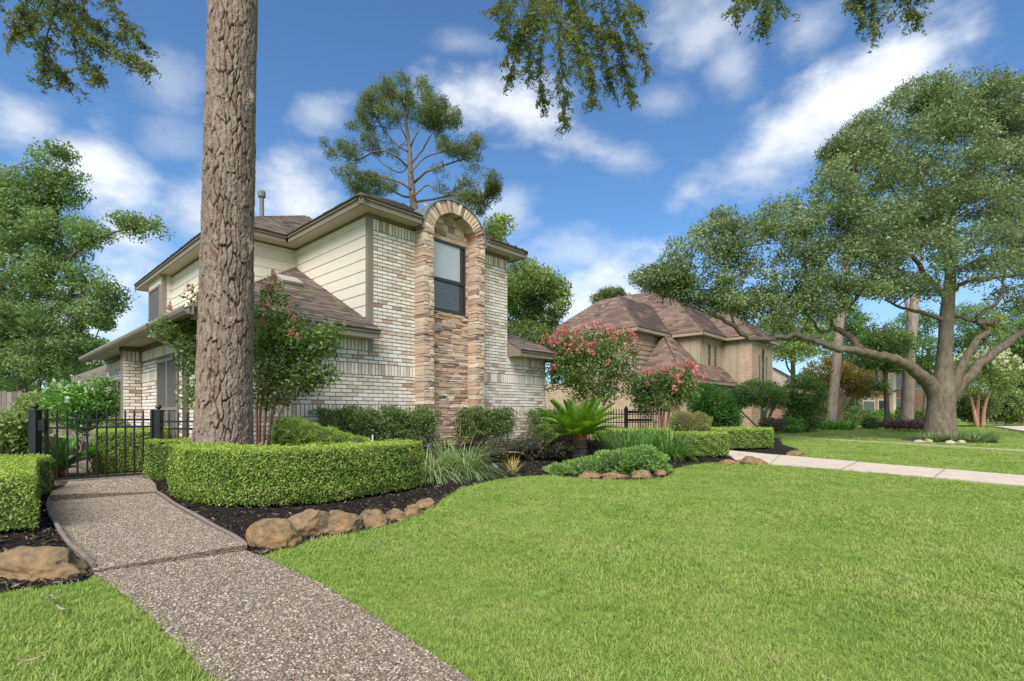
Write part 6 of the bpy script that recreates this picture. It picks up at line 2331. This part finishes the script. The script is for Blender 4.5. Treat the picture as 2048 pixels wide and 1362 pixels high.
tree('slim_dark_tree', 'slim dark-trunked tree between the slim pine and the thick trunk', (*W(1772, 0, 25)[:2], 0), limb_path([(1774, 856, 25, 7), (1774, 820, 25, 5.5), (1771, 760, 25, 5), (1773, 700, 25, 4), (1768, 650, 25, 2.5)]), [], [blob(1760, 690, 25, 38, 26), blob(1800, 690, 25, 30, 24), blob(1740, 720, 25, 26, 14), blob(1790, 730, 25, 26, 14), blob(1755, 770, 25, 16, 8)], 'tree2', 'bark_dark', 330, 30, .25, .13, .5, seed=42, twigs=60, auto=5)
for i, (tx, y0, Y, bl, lab) in enumerate(((1310, 600, 44, [(1290, 555, 26, 12), (1320, 545, 30, 10), (1345, 560, 20, 12), (1305, 575, 22, 8)], 'pine top showing above the tan house ridge'), (1222, 640, 50, [(1222, 588, 20, 9), (1205, 600, 18, 8), (1240, 596, 14, 7)], 'small distant pine top left of the tan house roof'))):
    tree('far_pine', lab, (*W(tx, 0, Y)[:2], 0), straight(tx, 840, tx + 4, bl[0][1], Y, 6, 3), [], [blob(x, y, Y, a, b) for x, y, a, b in bl], 'pine', 'bark_pine', 170, 40, .45, .42, .12, seed=50 + i, twigs=30, auto=3, upb=.2)


# ------------------------------------------------------------------ crape myrtles
def myrtle(base, stems, blobs, label, seed, ncl, nf, leaf=.055, bl='blossom', bark='bark_red', cr=.13, fr=.07, flowers_top=True, mat='myrtle'):
    r = np.random.default_rng(1500 + seed)
    base = np.array(base)
    t = thing('crape_myrtle', base, label, 'tree', 'crape myrtles')
    C, d = cloud(blobs, ncl, r, .45)
    mb = MB()
    sk = []
    for (dx, dy, tx, ty, tz, rr_) in stems:
        b0 = base + np.array([dx, dy, -.03])
        e = np.array([tx, ty, tz])
        mid = (b0 + e) / 2 + np.array([(b0 - e)[0] * .18, (b0 - e)[1] * .18, .05]) + r.normal(0, .03, 3)
        p = spline([b0, mid, e, e + (e - mid) * .45], 6)
        mb.tube(p, np.linspace(rr_, rr_ * .3, len(p)), 8)
        sk.append(p)
    sk = np.concatenate(sk)
    for i in r.choice(len(C), min(140, len(C)), False):
        q = sk[np.argsort(((sk - C[i]) ** 2).sum(1))[r.integers(0, 3)]]
        mb.tube([q, (q + C[i]) / 2 + r.normal(0, .04, 3), C[i]], [.009, .006, .002], 5)
    mb.build('trunk', MT[bark], t, True)
    P = clumps(C, 26, cr, r, .8)
    V, F = leafset(P, leaf, leaf * .5, r)
    obj('crown', mesh_np('crown', V, F), MT[mat], t)
    fm = petal_mesh(bl, fr)
    c0 = np.mean(C, 0)
    out = (C - c0) / (C.std(0) + 1e-6)
    score = out[:, 2] * .9 + np.linalg.norm(out, axis=1) * .6 - out[:, 1] * .3 + r.uniform(0, 2.0, len(C))
    for i in np.argsort(-score)[:nf]:
        o = obj('blossom', fm[r.integers(4)], None, t)
        dd_ = out[i] / np.linalg.norm(out[i])
        o.matrix_basis = Matrix.LocRotScale(Vector(C[i] + dd_ * cr * 1.1), Euler((r.normal(0, .35) - dd_[1] * .5, dd_[0] * .5, r.uniform(0, 6))), Vector((1, 1, 1)) * r.uniform(.55, 1.2))
        o.matrix_parent_inverse = p_world(t).inverted()
    return t


Y = 7.15
b = W(540, 0, Y)
m1 = [blob(560, 640, Y, 50, 45, .4), blob(545, 720, Y, 48, 50, .4), blob(600, 690, Y, 45, 45, .4), blob(640, 690, Y, 36, 22, .3), blob(600, 760, Y, 50, 24, .35), blob(540, 790, Y, 30, 26, .3), blob(640, 745, Y, 36, 10, .2), blob(545, 590, Y, 14, 22, .15), blob(370, 660, 7.3, 38, 34, .3), blob(395, 600, 7.3, 10, 22, .12), blob(385, 720, 7.3, 28, 30, .3), blob(385, 790, 7.3, 16, 22, .2), blob(340, 660, 7.3, 26, 12, .2), blob(660, 665, Y, 20, 12, .2)]
st = [(-.05, 0, *W(545, 700, Y), .022), (.03, .03, *W(590, 700, Y), .024), (0, -.03, *W(575, 640, Y), .020), (.05, 0, *W(620, 735, Y), .018), (-.08, .02, *W(520, 740, Y), .018), (-.1, .02, *W(430, 690, 7.3), .018)]
myrtle((b[0] - .1, Y, .17), st, m1, 'crape myrtle with sparse pink flowers right behind the pine trunk', 1, 400, 36, .060, fr=.045, cr=.12)
Y = 12.6
b = W(1180, 0, Y)
m2 = [blob(1180, 740, Y, 70, 45, .8), blob(1140, 720, Y, 52, 44, .6), blob(1225, 715, Y, 46, 50, .6), blob(1180, 690, Y, 60, 30, .6), blob(1115, 750, Y, 36, 30, .5), blob(1240, 760, Y, 30, 30, .4), blob(1185, 785, Y, 55, 22, .6), blob(1125, 690, Y, 32, 22, .4), blob(1250, 690, Y, 22, 26, .3)]
st = [(-.06, 0, *W(1160, 760, Y), .045), (.06, .05, *W(1210, 760, Y), .045), (0, -.06, *W(1185, 740, Y), .04), (.1, 0, *W(1230, 770, Y), .035)]
myrtle((b[0], Y, .1), st, m2, 'large crape myrtle full of pink blossom behind the sago palm', 2, 460, 80, .075, fr=.085, cr=.16)
Y = 14.0
b = W(1322, 0, Y)
m3 = [blob(1325, 785, Y, 56, 32, .7), blob(1290, 775, Y, 36, 30, .5), blob(1365, 770, Y, 34, 28, .5), blob(1325, 762, Y, 50, 20, .6), blob(1300, 810, Y, 34, 18, .4), blob(1350, 748, Y, 36, 12, .4), blob(1275, 760, Y, 20, 16, .3), blob(1378, 755, Y, 18, 16, .3)]
st = [(-.1, 0, *W(1295, 800, Y), .04), (.0, .05, *W(1320, 790, Y), .042), (.1, 0, *W(1345, 795, Y), .04), (.05, -.06, *W(1332, 780, Y), .035), (-.05, -.05, *W(1308, 790, Y), .035), (.14, .02, *W(1362, 790, Y), .03)]
myrtle((b[0], Y, .0), st, m3, 'smaller pink crape myrtle with many fanned stems beside the iron fence', 3, 320, 50, .078, fr=.085, cr=.15)
Y = 30
b = W(1960, 0, Y)
m4 = [blob(1950, 755, Y, 55, 36, 1.5), blob(1990, 740, Y, 40, 32, 1.3), blob(1915, 765, Y, 32, 26, 1.0), blob(1955, 725, Y, 40, 22, 1.2), blob(2010, 765, Y, 26, 24, 1.0)]
st = [(-.15, 0, *W(1935, 775, Y), .12), (.15, 0, *W(1985, 770, Y), .12), (0, .2, *W(1960, 760, Y), .11)]
myrtle((b[0], Y, .0), st, m4, 'far crape myrtle with cream-white flowers right of the oak', 4, 380, 60, .13, 'blossom_w', 'bark_red', .26, .14, True, 'tree3')


# ------------------------------------------------------------------ live-oak sprays hanging into the top of the view
def hanging(label, origin, sprays, seed, Y):
    """thin branchlets with small leaves; origin is the limb above the view they hang from"""
    r = np.random.default_rng(1800 + seed)
    o = W(*origin, Y)
    t = thing('overhanging_branch', o, label, 'branch', 'overhanging oak branches')
    mb = MB()
    LP, LA = [], []
    for (pts, dens) in sprays:
        p = spline([W(x, y, Y + dy) for x, y, dy in pts], 8)
        mb.tube(p, np.linspace(.011, .002, len(p)), 5)
        L = np.linalg.norm(np.diff(p, axis=0), axis=1).sum()
        for i in range(int(L * dens * 1.45)):
            q = r.uniform(.0, 1) ** .8
            c = p[min(int(q * len(p)), len(p) - 1)]
            dn = np.array([r.normal(0, .8), r.normal(0, .8), -.55 + r.normal(0, .6)])
            dn /= np.linalg.norm(dn)
            ln = r.uniform(.08, .30) * (1.15 - .6 * q)
            e = c + dn * ln + UP * (-.05)
            mb.tube([c, (c + e) / 2 + UP * .01, e], [.003, .002, .001], 3)
            k = int(14 + ln * 70)
            f = r.uniform(.1, 1, k)[:, None]
            LP.append(c + (e - c) * f + r.normal(0, .016, (k, 3)))
            LA.append(np.tile(dn, (k, 1)) + r.normal(0, .6, (k, 3)))
    mb.build('branch', MT['bark_dark'], t, True)
    LP, LA = np.concatenate(LP), np.concatenate(LA)
    V, F = leafset(LP, .046, .013, r, None, axis=LA)
    obj('leaves', mesh_np('leaves', V, F), MT['oakhang'], t)


hanging('leafy oak branch hanging into the top left corner', (120, -160), [
    ([(120, -160, 0), (130, -40, 0), (150, 40, -.1), (200, 80, -.1), (300, 130, -.2)], 40), ([(130, -80, 0), (60, -10, .2), (40, 40, .3), (25, 75, .3)], 40),
    ([(130, -60, 0), (110, 20, .1), (90, 90, .2), (85, 165, .2)], 36), ([(130, -40, 0), (140, 40, 0), (165, 110, 0), (205, 155, 0)], 32), ([(180, -80, .3), (220, -10, .3), (250, 45, .3), (290, 90, .3)], 38),
    ([(120, -100, -.3), (10, -40, -.3), (-40, 20, -.3)], 34), ([(120, -60, .4), (80, 10, .4), (60, 60, .4), (110, 130, .4), (150, 170, .4)], 34), ([(160, -60, .4), (170, 20, .4), (190, 50, .4), (240, 70, .4)], 34)], 1, 5.2)
cen = []
for x0, pts in ((1060, [(1060, -60), (1020, 10), (1000, 70)]), (1080, [(1080, -60), (1050, 40), (1030, 120), (1015, 160)]), (1110, [(1110, -80), (1090, 40), (1080, 140), (1085, 215)]), (1130, [(1130, -80), (1120, 60), (1125, 170), (1130, 245)]), (1150, [(1150, -80), (1160, 60), (1180, 130), (1185, 205)]), (1180, [(1180, -80), (1210, 30), (1240, 110), (1265, 205)]), (1200, [(1200, -80), (1235, 10), (1270, 70), (1295, 130)]), (1220, [(1220, -80), (1250, -10), (1285, 30)]), (1100, [(1100, -60), (1110, 30), (1150, 80), (1160, 150)]), (1140, [(1140, -60), (1150, 30), (1200, 90), (1230, 190)]), (1070, [(1070, -60), (1060, 60), (1060, 150)]), (1160, [(1160, -60), (1170, 30), (1210, 60), (1265, 95)]), (1040, [(1040, -60), (1010, -10), (985, 20)]), (1130, [(1130, -60), (1085, 20), (1040, 60), (1010, 120)])):
    dy = random.uniform(-.6, .6)
    cen.append(([(x, y, dy) for x, y in pts], 38))
hanging('drooping oak spray hanging at top centre', (1130, -200), [([(1130, -200, 0), (1120, -100, 0), (1135, -30, 0), (1150, 40, 0)], 10)] + cen, 2, 6.2)
hanging('small oak twig tips at the top right of centre', (1530, -120), [([(1530, -120, 0), (1490, -30, 0), (1465, 25, 0)], 26), ([(1530, -120, 0), (1535, -20, 0), (1530, 45, 0)], 26), ([(1530, -120, .2), (1550, -30, .2), (1565, 18, .2)], 26), ([(1530, -120, -.2), (1510, -30, -.2), (1510, 5, 0)], 26)], 3, 4.6)
hanging('small oak twig tips at the top right', (1760, -120), [([(1760, -120, 0), (1745, -30, 0), (1748, 70, 0)], 30), ([(1760, -120, 0), (1720, -30, 0), (1705, 30, 0)], 26), ([(1760, -120, .2), (1800, -20, .2), (1835, 45, .2)], 30), ([(1740, -120, .1), (1710, -40, .1), (1730, 40, .1)], 20), ([(1800, -120, .1), (1840, -40, .1), (1850, -5, .1)], 20)], 4, 4.6)
